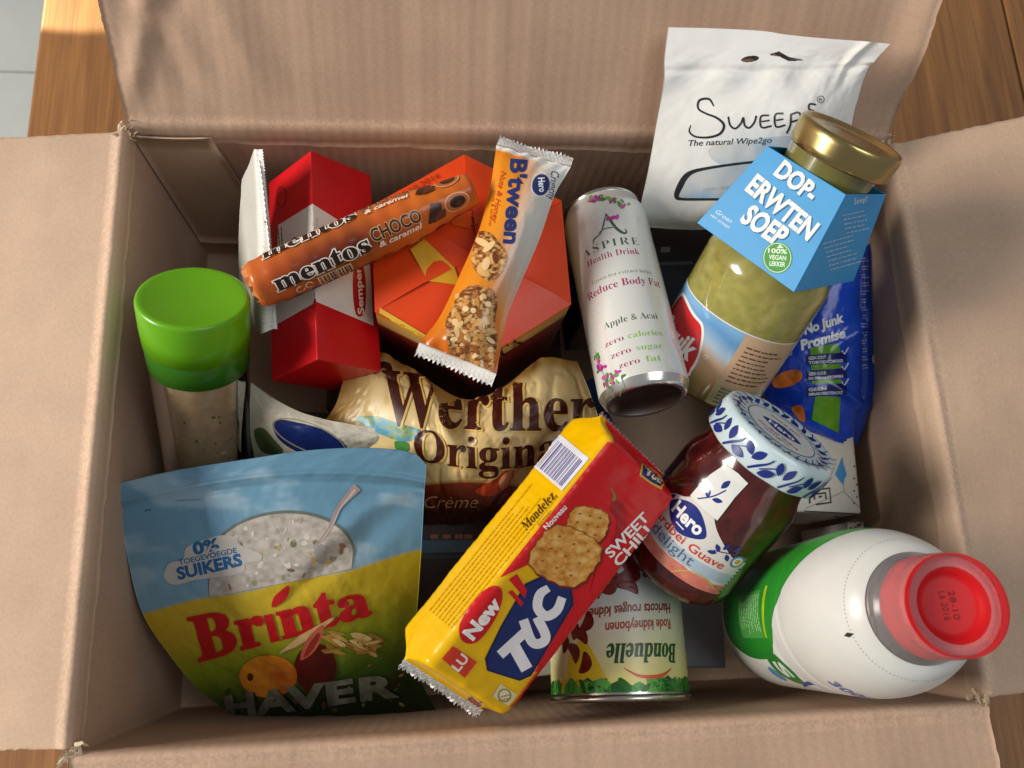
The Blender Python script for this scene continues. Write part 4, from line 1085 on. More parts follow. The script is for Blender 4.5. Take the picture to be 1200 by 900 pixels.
# body label: white paper with an arched top edge
a = Art(up=1)
s_ = np.linspace(-.042, .036, 60); topz = .052 + .014 * np.exp(-((s_ + .006) / .009) ** 2) - .010 * sst(.004, .03, s_) - .012 * sst(-.02, -.038, s_)
top = list(zip(s_, topz)); WL = '#d6d3cc'
a.poly([(-.042, .016), (.036, .016)] + top[::-1], WL, 0)
a.poly([(-.042, .0245), (.036, .0245), (.036, .0315), (-.042, .0315)], '#a9bccb', 1)
a.poly([(-.042, .016), (.036, .016), (.036, .0232), (.020, .0215), (.006, .0240), (-.01, .0225), (-.026, .0245), (-.042, .023)], lambda x, y: mixcols([(0, '#b9544a'), (.5, '#d98a72'), (1, '#e8b79a')], fbm(x * 260, y * 260, 3)), 2)
a.blob([(.004, .0165), (.010, .0225), (.020, .0235), (.029, .019), (.031, .0165)], lambda x, y: mixcols([(0, '#c8564a'), (.6, '#d9806c'), (1, '#e2a78c')], fbm(x * 200, y * 200, 8)), 3)
a.stroke([(.003, .0165), (.010, .0232), (.020, .0242), (.030, .0192)], .0008, '#c9b45c', 4, 5)
a.poly(smooth_line([(-.0225, .0465), (-.016, .0535), (-.0085, .0560), (-.001, .0530), (.0055, .0455), (-.001, .0395), (-.0085, .0372), (-.016, .0398)], 6, True), BL, 2)
a.text('Hero', (-.0185, .0435), (.0018, .0435), .0078, '#f0efec', 'bold', 3, off=.01); a.stroke([(-.012, .0410), (-.006, .0408)], .0007, '#f0efec', 3)
a.text('Aardbei Guave', (-.030, .0335), (.024, .0335), .0052, '#c8402f', 'sans', 3, off=.012)
a.text('delight', (-.021, .0258), (.009, .0258), .0066, '#5c6b80', 'sans', 3)
for q in (-.034, .013): 
    a.stroke([(q, .042), (q + .006, .044), (q + .012, .046)], .0007, BL, 3, 4)
    for dx, dz, rt in ((.001, .0445, 140), (.0045, .0475, 80), (.009, .0415, -50), (.0105, .049, 60), (.0, .0405, 200)): leaf((q + dx, dz), .0052, .0026, rt, 3)
a.ell((.0295, .0415), .0044, .0044, '#4a7fb0', 3); a.ell((.0295, .0415), .0030, .0030, '#e4e6e2', 4); a.ell((.0295, .0415), .0018, .0018, '#d8a22c', 5)
for i in range(8): a.rect(.0345, .018 + i * .0026, .0358, .0192 + i * .0026, '#3f5236', 3)
lay_print('paper_label', a, cyl_map(B, A, .0363), M_glassprint, jb, .0018)
# paper tamper strip from lid to label
a = Art(up=1)
a.poly([(-.014, .058), (.004, .058), (.0035, .074), (.0045, .0835), (-.003, .0845), (-.012, .0835), (-.0135, .074)], '#dfdfda', 0)
a.stroke([(-.010, .060), (-.005, .067), (-.002, .074)], .0007, BL, 1, 4); leaf((-.008, .067), .006, .003, 120); leaf((-.002, .067), .0055, .0026, 30); leaf((-.004, .076), .006, .003, 80)
rfj = lambda z: np.interp(z, [p[1] for p in jp[2:]], [p[0] for p in jp[2:]]) + .0004
lay_print('tamper_strip', a, cyl_map(B, A, lambda z: rfj(np.asarray(z, float))), M_glassprint, jb, .0018, off=.0003)

# ------------------------------------------------------------------ white bottle with red cap
T = P(1120, 709, .340); B = P(914, 724, .530); A = nrm(T - B); Lm = np.linalg.norm(T - B)
mb = thing('drink_bottle', B, 'white plastic bottle with a green label and a red cap', 'bottle')
M_sleeve = mat('white_bottle_sleeve', None, 0.33, spec=.5, noise=.03, bump=.14, bscale=45, rvar=.05)
M_redc = mat('red_screw_cap', '#c90f14', 0.46, spec=.35)
M_clear = mat('clear_shrink_film', '#f4f2f2', 0.16, trans=.86, ior=1.08, spec=.7)
bp = [(0, .001), (.032, 0), (.0385, .002), (.0412, .008), (.0418, .016)] + [(.0418 - .00035 * (sst(.086, .088, z) - sst(.094, .096, z) + sst(.104, .106, z) - sst(.110, .112, z)), z) for z in np.linspace(.02, .118, 170)] + [(.0416, .124), (.0411, .131), (.0402, .138), (.0388, .145), (.0368, .152), (.0342, .159), (.0312, .1645), (.0282, .1685), (.0250, .1708)]
def gcol(th, z, r):
    g = np.where(np.asarray(th) < 9, 0, 0)
    n = len(z); W0 = np.tile(lin('#d9d9d3'), (n, 1)); G0 = np.tile(lin('#1f7f23'), (n, 1)); G1 = np.tile(lin('#2f9a2b'), (n, 1))
    s = th * .0418
    # green field: large on the upper left flank, rounded lower lobe, sweeping up towards the back
    lim = .118 - .030 * sst(.0, .030, s) + .030 * sst(.005, -.05, s)
    ins = sst(.0008, -.0008, z - lim) * sst(.0245, .0225, s + .010 * (1 - np.clip((z - .03) / .07, 0, 1)) ** 2)
    return W0
sl = lathe('sleeve', B, A, bp, M_sleeve, mb, 260, gcol)
lathe('neck', B, A, [(.0250, .1708), (.0240, .1712), (.0232, .1730), (.0236, .1745), (.0234, .1760), (.0205, .1765), (.0200, .195)], mat('grey_neck_ring', '#4f4442', .3, coat=.3), mb, 112)
cp = [(.0200, .1775), (.0212, .1774), (.0216, .1782), (.0216, .184), (.0207, .185), (.0207, .1890), (.0213, .1915), (.0213, .2025), (.0206, Lm - .0035), (.0195, Lm - .0030), (.0145, Lm - .0030), (.0136, Lm - .0048), (.0110, Lm - .0052), (0, Lm - .0052)]
cap = lathe('cap', B, A, cp, M_redc, mb, 140)
lathe('shrink_film', B, A, [(.0249, .1716), (.0240, .1760), (.0226, .184), (.0221, .195), (.0220, Lm - .004), (.0214, Lm - .0015), (.0200, Lm - .0008), (.0160, Lm - .0012)], M_clear, mb, 112)
a = Art(up=1)
Y2 = '#a8c21c'
# fine perforation round the shoulder, drawn as dashes
for i in range(110):
    t = i / 110 * 2 * math.pi * .0418; a.rect(t - .00035 - .131, .1638, t + .00035 - .131, .1641, '#55504c', 1)
a.poly([(.0125, .1600), (.0140, .1622), (.0125, .1650), (.0110, .1622)], '#2a2624', 2)
gp = smooth_line([(.002, .014), (.014, .020), (.0215, .036), (.0232, .058), (.0200, .078), (.0110, .090), (.000, .099), (-.014, .112), (-.030, .126), (-.048, .138), (-.066, .143)], 10)
a.poly(np.concatenate([gp, [(-.090, .143), (-.090, .012), (-.02, .012)]]), lambda x, y: mixcols([(0, '#1a6f20'), (.5, '#26862a'), (1, '#35a032')], np.clip((y - .02) / .12, 0, 1)), 0)
a.rect(-.016, .044, .010, .080, lambda x, y: np.tile(lin('#4b9a44'), (len(x), 1)), 1)
a.lines((-.014, .077), (.008, .077), .0012, 11, .0030, '#9ccb92', 3, 2, .2)
a.stroke([(-.018, .088), (-.004, .086), (.010, .083)], .0028, Y2, 2, 5)
a.ell((.030, .075), .0125, .0125, '#2b7d2f', 1); a.text('S', (.0245, .070), (.0355, .070), .0125, '#dfe8dc', 'bold', 2, off=.02)
a.ell((.0345, .056), .006, .006, '#5a8db8', 1)
a.stroke([(.0405, .092), (.0415, .082), (.046, .070)], [.0035, .0028, .001], '#30499c', 2, 6)
a.text('300g', (.036, .121), (.058, .121), .0085, '#3a5aa8', 'bold', 2)
sr = lambda z: np.interp(np.asarray(z, float), [p[1] for p in bp[2:]], [p[0] for p in bp[2:]])
f_ = cyl_map(B, A, sr); f_.R = .0418
lay_print('printed_artwork', a, f_, M_sleeve, sl, .002, off=.00015)
Af, Xf, Yf = frame_of(A, B)
a = Art(up=1)
for i, t in enumerate(('28-10', 'L6 2016')): a.text(t, (-.006, .001 - i * .0042), (.006, .001 - i * .0042), .0028, '#6e0a0e', 'sans', 1)
lay_print('date_stamp', a, lambda p: (B + Af * (Lm - .0052) + Yf * p[:, :1] - Xf * p[:, 1:], np.tile(Af, (len(p), 1)), np.ones(len(p), bool)), M_paper, cap, .003)

# ------------------------------------------------------------------ kidney bean can
Fp = P(727, 821, .490); A = nrm(np.array([0.03, 1, -.12])); R = .0415
# lies with its rim against the front wall
bc = thing('bean_can', Fp + A * .05 - np.array([0, 0, R]), 'tin can of kidney beans with upside down label under the cracker pack', 'can')
M_tin = mat('tinplate', '#b5b2aa', .28, metal=1.0, rvar=.06)
lathe('rim_end', Fp, A, [(0, .004), (.036, .004), (.0385, .0035), (.0392, -.0005), (.0415, -.0010), (.0424, .0), (.0424, .0022), (.0412, .003)], M_tin, bc, 120)
tb_ = lathe('body', Fp, A, [(.0412, .003), (.0412, .10), (.0424, .1005), (.0424, .1030), (.0395, .1032), (.038, .1005), (0, .1005)], M_tin, bc, 128)
a = Art(up=1)
CW = '#d5d2c4'
a.rect(-.128, .0045, .128, .098, lambda x, y: mixcols([(0, '#d6c96a'), (.18, '#d8cf94'), (.4, '#d6d2bc'), (.6, '#b9c2bc'), (1, '#8ba3ad')], (y - .0045) / .09), 0)
a.blob([(-.030, .006), (-.032, .022), (-.026, .030), (-.019, .033), (-.013, .024), (-.008, .014), (-.006, .006)], lambda x, y: np.tile(lin('#d9b92a'), (len(x), 1)), 1)
a.rect(-.044, .0045, -.018, .012, '#d9b92a', 1)
rnd = random.Random(6)
for i in range(150):
    s0 = -.10 + .2 * rnd.random(); l = rnd.uniform(.004, .0105)
    z0 = .0045; w = l * .34; c = rnd.choice(['#2f7d2a', '#3f8f33', '#245f22', '#57a043', '#1f5220'])
    tl = rnd.uniform(-.006, .006)
    a.blob([(s0 - w, z0), (s0 - w + tl * .4, z0 + l * .5), (s0 + tl, z0 + l * .8), (s0 + w + tl * .4, z0 + l * .45), (s0 + w, z0)], c, 2 + i % 4, n=4)
DGR = '#1f4a22'
a.text('Bonduelle', (.040, .0300), (-.006, .0300), .0105, DGR, 'bi', 5, off=.018)
a.stroke([(.034, .0165), (.025, .0125), (.012, .0125), (.003, .0170)], [.0006, .0022, .0018, .0004], '#c8542a', 5, 6)
a.text('Rode kidneybonen', (.037, .0440), (-.006, .0415), .0056, '#a8452a', 'sbi', 5); a.text('Haricots rouges kidney', (.038, .0530), (-.018, .0500), .0056, '#8c3b2c', 'sbi', 5)
def bean(c, rot, l=.011, lay=5):
    r = math.radians(rot); p = []
    for t in np.linspace(0, 2 * math.pi, 22, endpoint=False):
        x = l * .5 * math.cos(t); y = l * .27 * math.sin(t) + .22 * l * (x / (l * .5)) ** 2 - .05 * l
        p.append((c[0] + x * math.cos(r) - y * math.sin(r), c[1] + x * math.sin(r) + y * math.cos(r)))
    p = np.array(p); cc_ = np.array(c); k = rnd.random()
    a.poly(p, '#34100e', lay); a.poly(cc_ + (p - cc_) * .9, lambda x, y, k=k: mixcols([(0, '#4a1512'), (.5, '#74251f'), (1, '#8f3a33')], fbm(x * 300 + k * 9, y * 300, 3)), lay + 1)
for c, rt in (((-.019, .020), 70), ((-.0265, .027), 120), ((-.026, .040), 110), ((-.0165, .0425), 60), ((-.0215, .036), 150), ((-.034, .033), 100), ((-.035, .046), 40)): bean(c, rt, .0125)
for i in range(170):
    z0 = .054 + .042 * rnd.random() + .002; s0 = -.06 + .10 * rnd.random()
    if z0 < .059 + max(0, s0) * .25: continue
    bean((s0, z0), rnd.uniform(0, 180), rnd.uniform(.010, .014), 5 + (i % 5) * 2)
a.ell((-.016, .068), .0135, .0135, '#5f2a28', 17); a.ring((-.016, .068), .0125, .0125, .0009, '#b58d88', 18); a.ring((-.016, .068), .0085, .0085, .0005, '#b58d88', 18)
a.text('VERS', (-.009, .0700), (-.023, .0700), .004, '#b58d88', 'bold', 18); a.text('GESTOOMD', (-.0085, .0655), (-.0235, .0655), .0026, '#b58d88', 'bold', 18)
lay_print('paper_label', a, cyl_map(Fp, A, .0413), M_gloss, tb_, .003, dl=.00003)
# ------------------------------------------------------------------ stand-up pouch of breakfast cereal
Z4 = dict(zo=(130, 500), zk=2.5)
pouch = thing('cereal_pouch', P(410, 838, .525), 'blue and yellow cereal pouch leaning by the front corner of the box', 'pouch')
def prow(pts, d, bl, prof=(0, .45, .85, 1, .85, .45, 0)): return [(x, y, d - bl * k) for (x, y), k in zip(pts, prof)]
def spread(l, r, n=7, sag=0.0): return [(l[0] + (r[0] - l[0]) * t, l[1] + (r[1] - l[1]) * t + sag * math.sin(math.pi * t)) for t in np.linspace(0, 1, n)]
ctrl = [prow([(28, 165), (190, 128), (390, 96), (590, 68), (760, 62), (880, 76), (924, 112)], .470, .003),
        prow(spread((30, 240), (918, 200), sag=-40), .473, .009), prow(spread((50, 390), (910, 350)), .480, .019), prow(spread((92, 545), (900, 500)), .488, .026),
        prow(spread((165, 660), (892, 620)), .497, .027), prow(spread((262, 775), (905, 735)), .511, .022), prow(spread((370, 852), (965, 855), sag=20), .531, .010)]
def poc(x, y, u, v):
    n = len(x); b = mixcols([(0, '#5a839b'), (.5, '#648fa8'), (1, '#739db2')], np.clip((y - 60) / 450, 0, 1))
    cl = sst(.48, .70, fbm(x * .006 + 2, y * .014, 7)) * sst(40, 160, y) * .55
    b = mix(b, np.tile(lin('#9fb6c2'), (n, 1)), cl)
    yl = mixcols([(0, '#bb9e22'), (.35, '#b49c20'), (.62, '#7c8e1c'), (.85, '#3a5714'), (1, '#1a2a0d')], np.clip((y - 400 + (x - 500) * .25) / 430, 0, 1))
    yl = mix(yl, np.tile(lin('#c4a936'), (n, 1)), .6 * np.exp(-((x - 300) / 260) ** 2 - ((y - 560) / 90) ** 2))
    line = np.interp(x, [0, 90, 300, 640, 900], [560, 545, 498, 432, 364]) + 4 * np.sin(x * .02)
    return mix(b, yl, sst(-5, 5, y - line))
def pod(u, v):
    w = np.sin(np.pi * v) ** .5
    d = (.0028 * (fbm(u * 6, v * 7, 2) - .5) + .0016 * (np.abs(fbm(u * 9 + v * 3, v * 8 - u * 4, 6) - .5) * 2) * sst(.0, .5, u)) * w
    d += .0016 * np.exp(-((u - .13 + .03 * v) / .014) ** 2) - .0010 * np.exp(-((u - .17 + .03 * v) / .012) ** 2)      # zip line
    d += .0030 * np.exp(-(((u - .34) + .55 * (v - .62)) / .030) ** 2) * sst(.5, .8, v) * np.sin(np.pi * v)             # slanting crease on the right
    d -= .0026 * np.exp(-(((u - .42) + .60 * (v - .62)) / .035) ** 2) * sst(.4, .7, v) * np.sin(np.pi * v)
    d += .0016 * np.sin(v * 40 + 5 * u) * np.exp(-(1 - u) / .12) * w
    return d
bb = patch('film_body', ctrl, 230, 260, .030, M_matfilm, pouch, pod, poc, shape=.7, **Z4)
a = Art((130, 500), 2.5)
# bowl of cereal with spoon
POR = lambda x, y: mixcols([(0, '#857d75'), (.35, '#a39b92'), (.7, '#b8b0a6'), (1, '#c6c0b7')], fbm(x * .16, y * .2, 3))
ec = (500, 388); t = np.radians(np.linspace(180, 360, 40)); rot = math.radians(-6)
def eb(a_, b_, t): return np.stack([ec[0] + a_ * np.cos(t) * math.cos(rot) - b_ * np.sin(t) * math.sin(rot), ec[1] + a_ * np.cos(t) * math.sin(rot) + b_ * np.sin(t) * math.cos(rot)], 1)
up_ = eb(214, 138, t)
lowline = [(x, np.interp(x, [0, 90, 300, 640, 900], [560, 545, 498, 432, 364])) for x in np.linspace(705, 288, 12)]
a.poly(np.concatenate([eb(218, 142, t), lowline]), '#5f6a5e', 1); a.poly(np.concatenate([eb(210, 133, t), lowline]), POR, 2)
rnd = random.Random(21)
for i in range(70):
    tx = rnd.uniform(0, 2 * math.pi); rr = math.sqrt(rnd.random()) * .95; p = eb(205 * rr, 126 * rr, np.array([tx]))[0]
    if p[1] > np.interp(p[0], [0, 90, 300, 640, 900], [560, 545, 498, 432, 364]) - 8: continue
    a.ell(p, rnd.uniform(4, 13), rnd.uniform(3, 9), rnd.choice(['#6d6a50', '#8a6850', '#b5984c', '#c9c3ba', '#bdb7ad', '#6b5a48', '#85866c', '#c8c2b8', '#9a9288']), 3 + i % 3, rot=rnd.uniform(0, 180), n=12)
a.stroke([(618, 400), (612, 360), (598, 345)], [18, 40, 12], '#8d8a88', 6, 5); a.stroke([(600, 352), (640, 300), (665, 240), (722, 176)], [10, 11, 13, 26], '#9a8784', 6, 6); a.stroke([(612, 346), (650, 290), (672, 240), (716, 184)], [2, 3, 4, 8], '#b9aaa6', 7, 6)
# sugar claim
a.blob([(158, 440), (172, 400), (212, 388), (222, 355), (262, 335), (320, 318), (368, 322), (380, 345), (440, 372), (438, 392), (398, 400), (380, 430), (250, 448), (190, 462)], '#b5b0aa', 7, n=6)
BT = '#1f5c8c'
a.text('0%', (246, 374), (320, 358), 34, BT, 'bold', 8, off=.02); a.text('TOEGEVOEGDE', (202, 404), (372, 368), 15, BT, 'bold', 8); a.text('SUIKERS', (200, 446), (388, 404), 34, BT, 'bold', 8, off=.02)
# brand name
RB = '#b3161c'
def fan(u, v): return u, v * (1.12 - .30 * u)
a.text('Br\u0131nta', (262, 684), (764, 548), 118, RB, 'serif', 8, off=.022, warp=fan)
a.blob([(474, 528), (478, 500), (500, 478), (522, 464), (520, 490), (505, 512)], RB, 8)
# fruit, oats and stalks
def fruit(c, r, cols, lay, seed):
    a.ell(c, r[0], r[1], lambda x, y: mixcols(cols, np.clip(.5 + (x - (130 + c[0] / 2.5)) / (r[0] * .8) * .45 + .5 * (fbm(x * .1, y * .1, seed) - .5), 0, 1)), lay, n=40)
fruit((600, 705), (62, 72), [(0, '#6e1d16'), (.6, '#4a1512'), (1, '#2e0d0c')], 9, 4)
a.blob([(555, 680), (570, 628), (600, 592), (622, 580), (616, 622), (590, 662)], '#b85a44', 10); a.blob([(566, 672), (580, 636), (604, 604), (612, 606), (604, 630), (586, 658)], '#8c2f26', 11)
fruit((462, 728), (84, 62), [(0, '#c9741a'), (.4, '#d48a24'), (.7, '#c25a20'), (1, '#8a2c1a')], 10, 9)
a.ell((410, 730), 9, 12, '#5a2410', 11)
a.stroke([(495, 660), (560, 620), (650, 560)], [4, 26, 8], '#c9a873', 9, 6); a.stroke([(500, 668), (570, 628), (640, 585)], [2, 6, 2], '#8f6f3e', 10, 6)
for i in range(26):
    p = (rnd.uniform(640, 775), rnd.uniform(600, 660)); q = rnd.uniform(-40, 20)
    a.ell(p, rnd.uniform(18, 34), rnd.uniform(4, 8), rnd.choice(['#c9a560', '#b48a44', '#dcc084', '#8f6c30', '#a67f3c']), 9 + i % 4, rot=q + 25, n=12)
for i in range(40):
    a.ell((rnd.uniform(330, 860), rnd.uniform(690, 830)), rnd.uniform(4, 11), rnd.uniform(3, 7), rnd.choice(['#5a4a2c', '#7b2a24', '#8a7a52', '#3f5a20', '#2c3f18']), 8, rot=rnd.uniform(0, 180), n=10)
for i, (ch, x0, x1) in enumerate((('H', 345, 425), ('A', 430, 540), ('V', 520, 630), ('E', 640, 715), ('R', 735, 838))):
    y0 = 850 - i * 13; a.text(ch, (x0 + 5, y0 + 4), (x1 + 5, y0 - 8), 64, '#16220c', 'bold', 11, off=.03); a.text(ch, (x0, y0), (x1, y0 - 12), 64, lambda x, y: mixcols([(0, '#3f4336'), (.5, '#6d6f60'), (1, '#9a9b8c')], fbm(x * .08, y * .12, 5)), 'bold', 12, off=.02)
a.stroke([(100, 246), (118, 243)], 3, '#33505e', 1); a.lines((190, 218), (286, 214), 3, 1, 6, '#5a7f92', 2, 1)
lay_print('printed_artwork', a, bb.map, M_matfilm, bb.ob, 2.8, off=.00035)

# ------------------------------------------------------------------ bag of cream toffees
Z8 = dict(zo=(370, 380), zk=3.2152)
wb = thing('toffee_bag', P(540, 570, .53), 'cream and gold bag of toffees with a brown band, crumpled under the nut bar', 'sweet bag')
ctrl = [prow([(128, 110), (235, 100), (395, 190), (560, 280), (700, 238), (850, 128), (985, 140)], .508, .008), prow([(80, 290), (225, 225), (395, 290), (560, 360), (715, 315), (880, 245), (1035, 265)], .503, .024),
        prow([(10, 420), (195, 380), (380, 420), (560, 455), (720, 430), (900, 400), (1075, 400)], .505, .034), prow([(50, 560), (230, 540), (390, 560), (560, 580), (720, 560), (880, 540), (1060, 520)], .512, .032),
        prow([(130, 690), (280, 700), (410, 705), (560, 705), (700, 700), (850, 690), (1010, 670)], .522, .020), prow([(170, 760), (300, 770), (420, 765), (560, 760), (700, 755), (850, 745), (1000, 730)], .545, .004)]
def wcol(x, y, u, v):
    n = len(x); cr_ = mixcols([(0, '#bf9f60'), (.5, '#ceb680'), (1, '#c4a86c')], fbm(x * .008, y * .01, 4))
    g = np.tile(lin('#a87a2e'), (n, 1)); c = mix(cr_, g, np.clip(sst(250, 90, x + .25 * (y - 200)) + sst(.10, .0, u) * .9, 0, 1))
    c = mix(c, np.tile(lin('#c4511c'), (n, 1)), sst(236, 205, x + .35 * y) * sst(150, 100, y))
    band = 606 - 12 * np.sin((x - 400) / 330 * 3.14)
    c = mix(c, mixcols([(0, '#7d2f18'), (.5, '#5a1f12'), (1, '#3a140c')], np.clip((y - 600) / 110, 0, 1)), sst(-3, 3, y - band))
    c = mix(c, mixcols([(0, '#d9c46a'), (1, '#8a5a20')], np.clip((y - band + 12) / 8, 0, 1)), np.exp(-((y - band + 5) / 3.0) ** 2) * .8)
    return c
def wd(u, v):
    d = .0034 * (fbm(v * 4, u * 4, 5, 2) - .5)
    f = np.abs(fbm(v * 9 + 3, u * 4, 8) - .5) * 2; d += -.0014 * np.exp(-(f / .16) ** 2)
    d += -.0060 * np.exp(-(((v - .47) - .22 * (u - .2)) / .050) ** 2) * sst(.75, .15, u)           # valley where the bar presses in
    d += .0035 * np.exp(-(((v - .40) - .30 * (u - .2)) / .030) ** 2) * sst(.7, .1, u)
    d += -.0040 * np.exp(-(((v - .80) + .5 * (u - .5)) / .035) ** 2) * sst(.2, .4, u)
    d += .0012 * np.sin(v * 70 + 8 * u) * np.exp(-u / .08)
    return d * np.clip(16 * v * (1 - v) * .6, 0, 1)
M_toffee = mat('toffee_bag_film', None, 0.36, spec=.4, noise=.05, nscale=60, bump=.08, bscale=90, rvar=.08)
bb = patch('film_body', ctrl, 190, 240, .03, M_toffee, wb, wd, wcol, shape=.6, **Z8)
a = Art((370, 380), 3.2152)
BR = '#3d140c'
def arch(u, v): return u, v * (1 + .10 * np.cos(u * 3.1)) - .10 * np.sin(np.pi * u)
for t_, p0, p1, h in (("Werther's", (250, 374), (1175, 388), 186), ('Original', (372, 506), (960, 511), 118)):
    wf = arch if t_[0] == 'W' else (lambda u, v: (u, v - .30 * np.sin(np.pi * np.clip(u * 1.05, 0, 1))))
    a.text(t_, (p0[0] + 4, p0[1] + 3), (p1[0] + 4, p1[1] + 3), h, '#c8a457', 'serif', 4, off=.022, warp=wf); a.text(t_, p0, p1, h, BR, 'serif', 5, off=.006, warp=wf)
a.stroke([(222, 190), (236, 160), (270, 158), (285, 200)], [8, 26, 26, 16], BR, 5, 6)
SC_ = lambda x, y: mixcols([(0, '#2f6f8c'), (.4, '#4f94ad'), (.6, '#8a9a6c'), (.8, '#4a7a3c'), (1, '#7a4a2c')], fbm(x * .12, y * .14, 6))
a.blob([(150, 352), (220, 345), (300, 370), (390, 398), (375, 430), (330, 440), (260, 420), (190, 385)], SC_, 2)
a.blob([(300, 440), (345, 445), (350, 475), (310, 478)], '#3f8038', 3)
a.text('Crème', (410, 690), (612, 688), 46, '#b98a5e', 'script', 4, off=-.01)
a.blob([(600, 625), (660, 590), (720, 545), (745, 540), (735, 590), (690, 635), (640, 645)], '#a53a1c', 3); a.blob([(690, 590), (715, 560), (738, 552), (728, 600), (700, 622)], '#c98a62', 4)
a.ring((125, 105), 12, 34, 4, '#c9b08a', 3, rot=15); a.text('Cr', (165, 95), (240, 105), 22, '#d9c4a0', 'script', 3)
lay_print('printed_artwork', a, bb.map, M_toffee, bb.ob, 2.2, off=.0004)

# ------------------------------------------------------------------ white pouch of wipes
Z2 = dict(zo=(640, 20), zk=2.7273)
sw = thing('wipes_pouch', P(830, 264, .53), 'white wipes pouch with hanging hole standing against the back flap', 'pouch')
ctrl = [prow([(390, 32), (545, 36), (690, 44), (770, 56), (890, 68), (1000, 76), (1099, 85)], .470, .0), prow([(378, 130), (530, 125), (660, 128), (765, 130), (875, 130), (970, 130), (1055, 135)], .474, .001), prow([(376, 208), (520, 205), (650, 208), (760, 208), (860, 205), (950, 195), (1020, 180)], .479, .004),
        prow([(354, 330), (480, 328), (600, 330), (720, 330), (830, 330), (920, 325), (985, 310)], .491, .014), prow([(326, 490), (460, 490), (580, 490), (700, 490), (810, 490), (900, 490), (962, 480)], .509, .017),
        prow([(301, 615), (440, 622), (570, 622), (690, 625), (800, 625), (890, 625), (952, 618)], .523, .012), prow([(312, 672), (450, 677), (580, 673), (700, 672), (800, 672), (890, 672), (945, 665)], .533, .0)]
def swd(u, v):
    return .0030 * (fbm(u * 5, v * 5, 3) - .5) * sst(.0, .2, u) + .0012 * np.sin(v * 26 + 6 * u) * np.exp(-((u - .3) / .09) ** 2) + .0022 * np.exp(-(((v - .86) + .25 * (u - .1)) / .03) ** 2) * sst(.45, .2, u) - .0009 * np.exp(-((u - .26) / .03) ** 2)
def hole(x, y):
    h1 = ((x - 652) / 27) ** 2 + ((y - 134 + (x - 652) * .12) / 9) ** 2 < 1
    h2 = (np.abs(x - 768) < 52) & (np.abs(y - np.interp(x, [716, 745, 775, 820], [120, 118, 134, 138])) < np.interp(x, [716, 742, 775, 820], [1, 7, 6, 1]))
    return h1 | h2
M_white = mat('white_pouch_film', None, 0.33, spec=.5, noise=.03, bump=.12, bscale=90, rvar=.06)
bb = patch('film_body', ctrl, 300, 320, .016, M_white, sw, swd, lambda x, y, u, v: np.tile(lin('#ece9e3'), (len(x), 1)), shape=.9, hole=hole, **Z2)
a = Art((640, 20), 2.7273)
K = '#2b2b2e'
S9 = dict(smooth=8)
a.stroke([(536, 285), (520, 262), (490, 266), (486, 292), (510, 308), (545, 322), (568, 345), (556, 372), (520, 384), (478, 382), (458, 366), (462, 345)], [4, 7, 7, 6, 6, 7, 8, 8, 7, 6, 5, 3], K, 1, 8)
a.stroke([(582, 318), (588, 345), (604, 356), (622, 340), (630, 322), (634, 345), (648, 354), (664, 338), (672, 315)], 6, K, 1, 8)
a.stroke([(712, 314), (686, 318), (688, 352), (720, 348)], 6, K, 1, 4); a.stroke([(688, 334), (714, 330)], 5, K, 1)
a.stroke([(758, 308), (732, 312), (734, 350), (764, 345)], 6, K, 1, 4); a.stroke([(734, 330), (758, 326)], 5, K, 1)
a.stroke([(782, 312), (780, 345), (768, 372)], 6, K, 1, 5); a.stroke([(780, 312), (806, 305), (812, 324), (782, 336)], 6, K, 1, 6)
a.stroke([(862, 280), (842, 278), (840, 294), (856, 302), (850, 316), (830, 314)], 6, K, 1, 6)
a.ring((877, 263), 11, 11, 2, K, 1); a.text('R', (872, 269), (882, 269), 11, K, 'sans', 1)
a.text('The natural Wipe2go', (455, 412), (722, 402), 19, '#37373a', 'sbi', 1, off=-.018)
BLU = lambda x, y: mix(np.tile(lin('#c9c9c8'), (len(x), 1)), np.tile(lin('#8fb2cc'), (len(x), 1)), sst(.36, .60, fbm(x * .02, y * .03, 5)) * .8)
a.blob([(418, 560), (440, 515), (480, 492), (560, 476), (660, 462), (760, 455), (840, 460), (850, 575), (700, 580), (560, 580), (450, 578), (424, 576)], BLU, 1, n=6)
a.stroke([(850, 458), (760, 455), (690, 460), (600, 470), (520, 482), (472, 493), (446, 510), (428, 540), (417, 570), (432, 581), (520, 582), (620, 581), (850, 578)], [8, 8, 8, 8, 9, 12, 18, 20, 16, 9, 8, 7, 7], K, 2, 6)
a.blob([(520, 420), (620, 395), (780, 380), (860, 400), (850, 450), (700, 455), (560, 470)], lambda x, y: mix(np.tile(lin('#d6d3cc'), (len(x), 1)), np.tile(lin('#b6c9d6'), (len(x), 1)), sst(.4, .6, fbm(x * .03, y * .03, 2)) * .7), 0)
a.text('interieur reiniger', (500, 556), (600, 548), 13, '#b4b6b6', 'sbi', 2)
lay_print('printed_artwork', a, bb.map, M_white, bb.ob, 4.0, off=.00015)

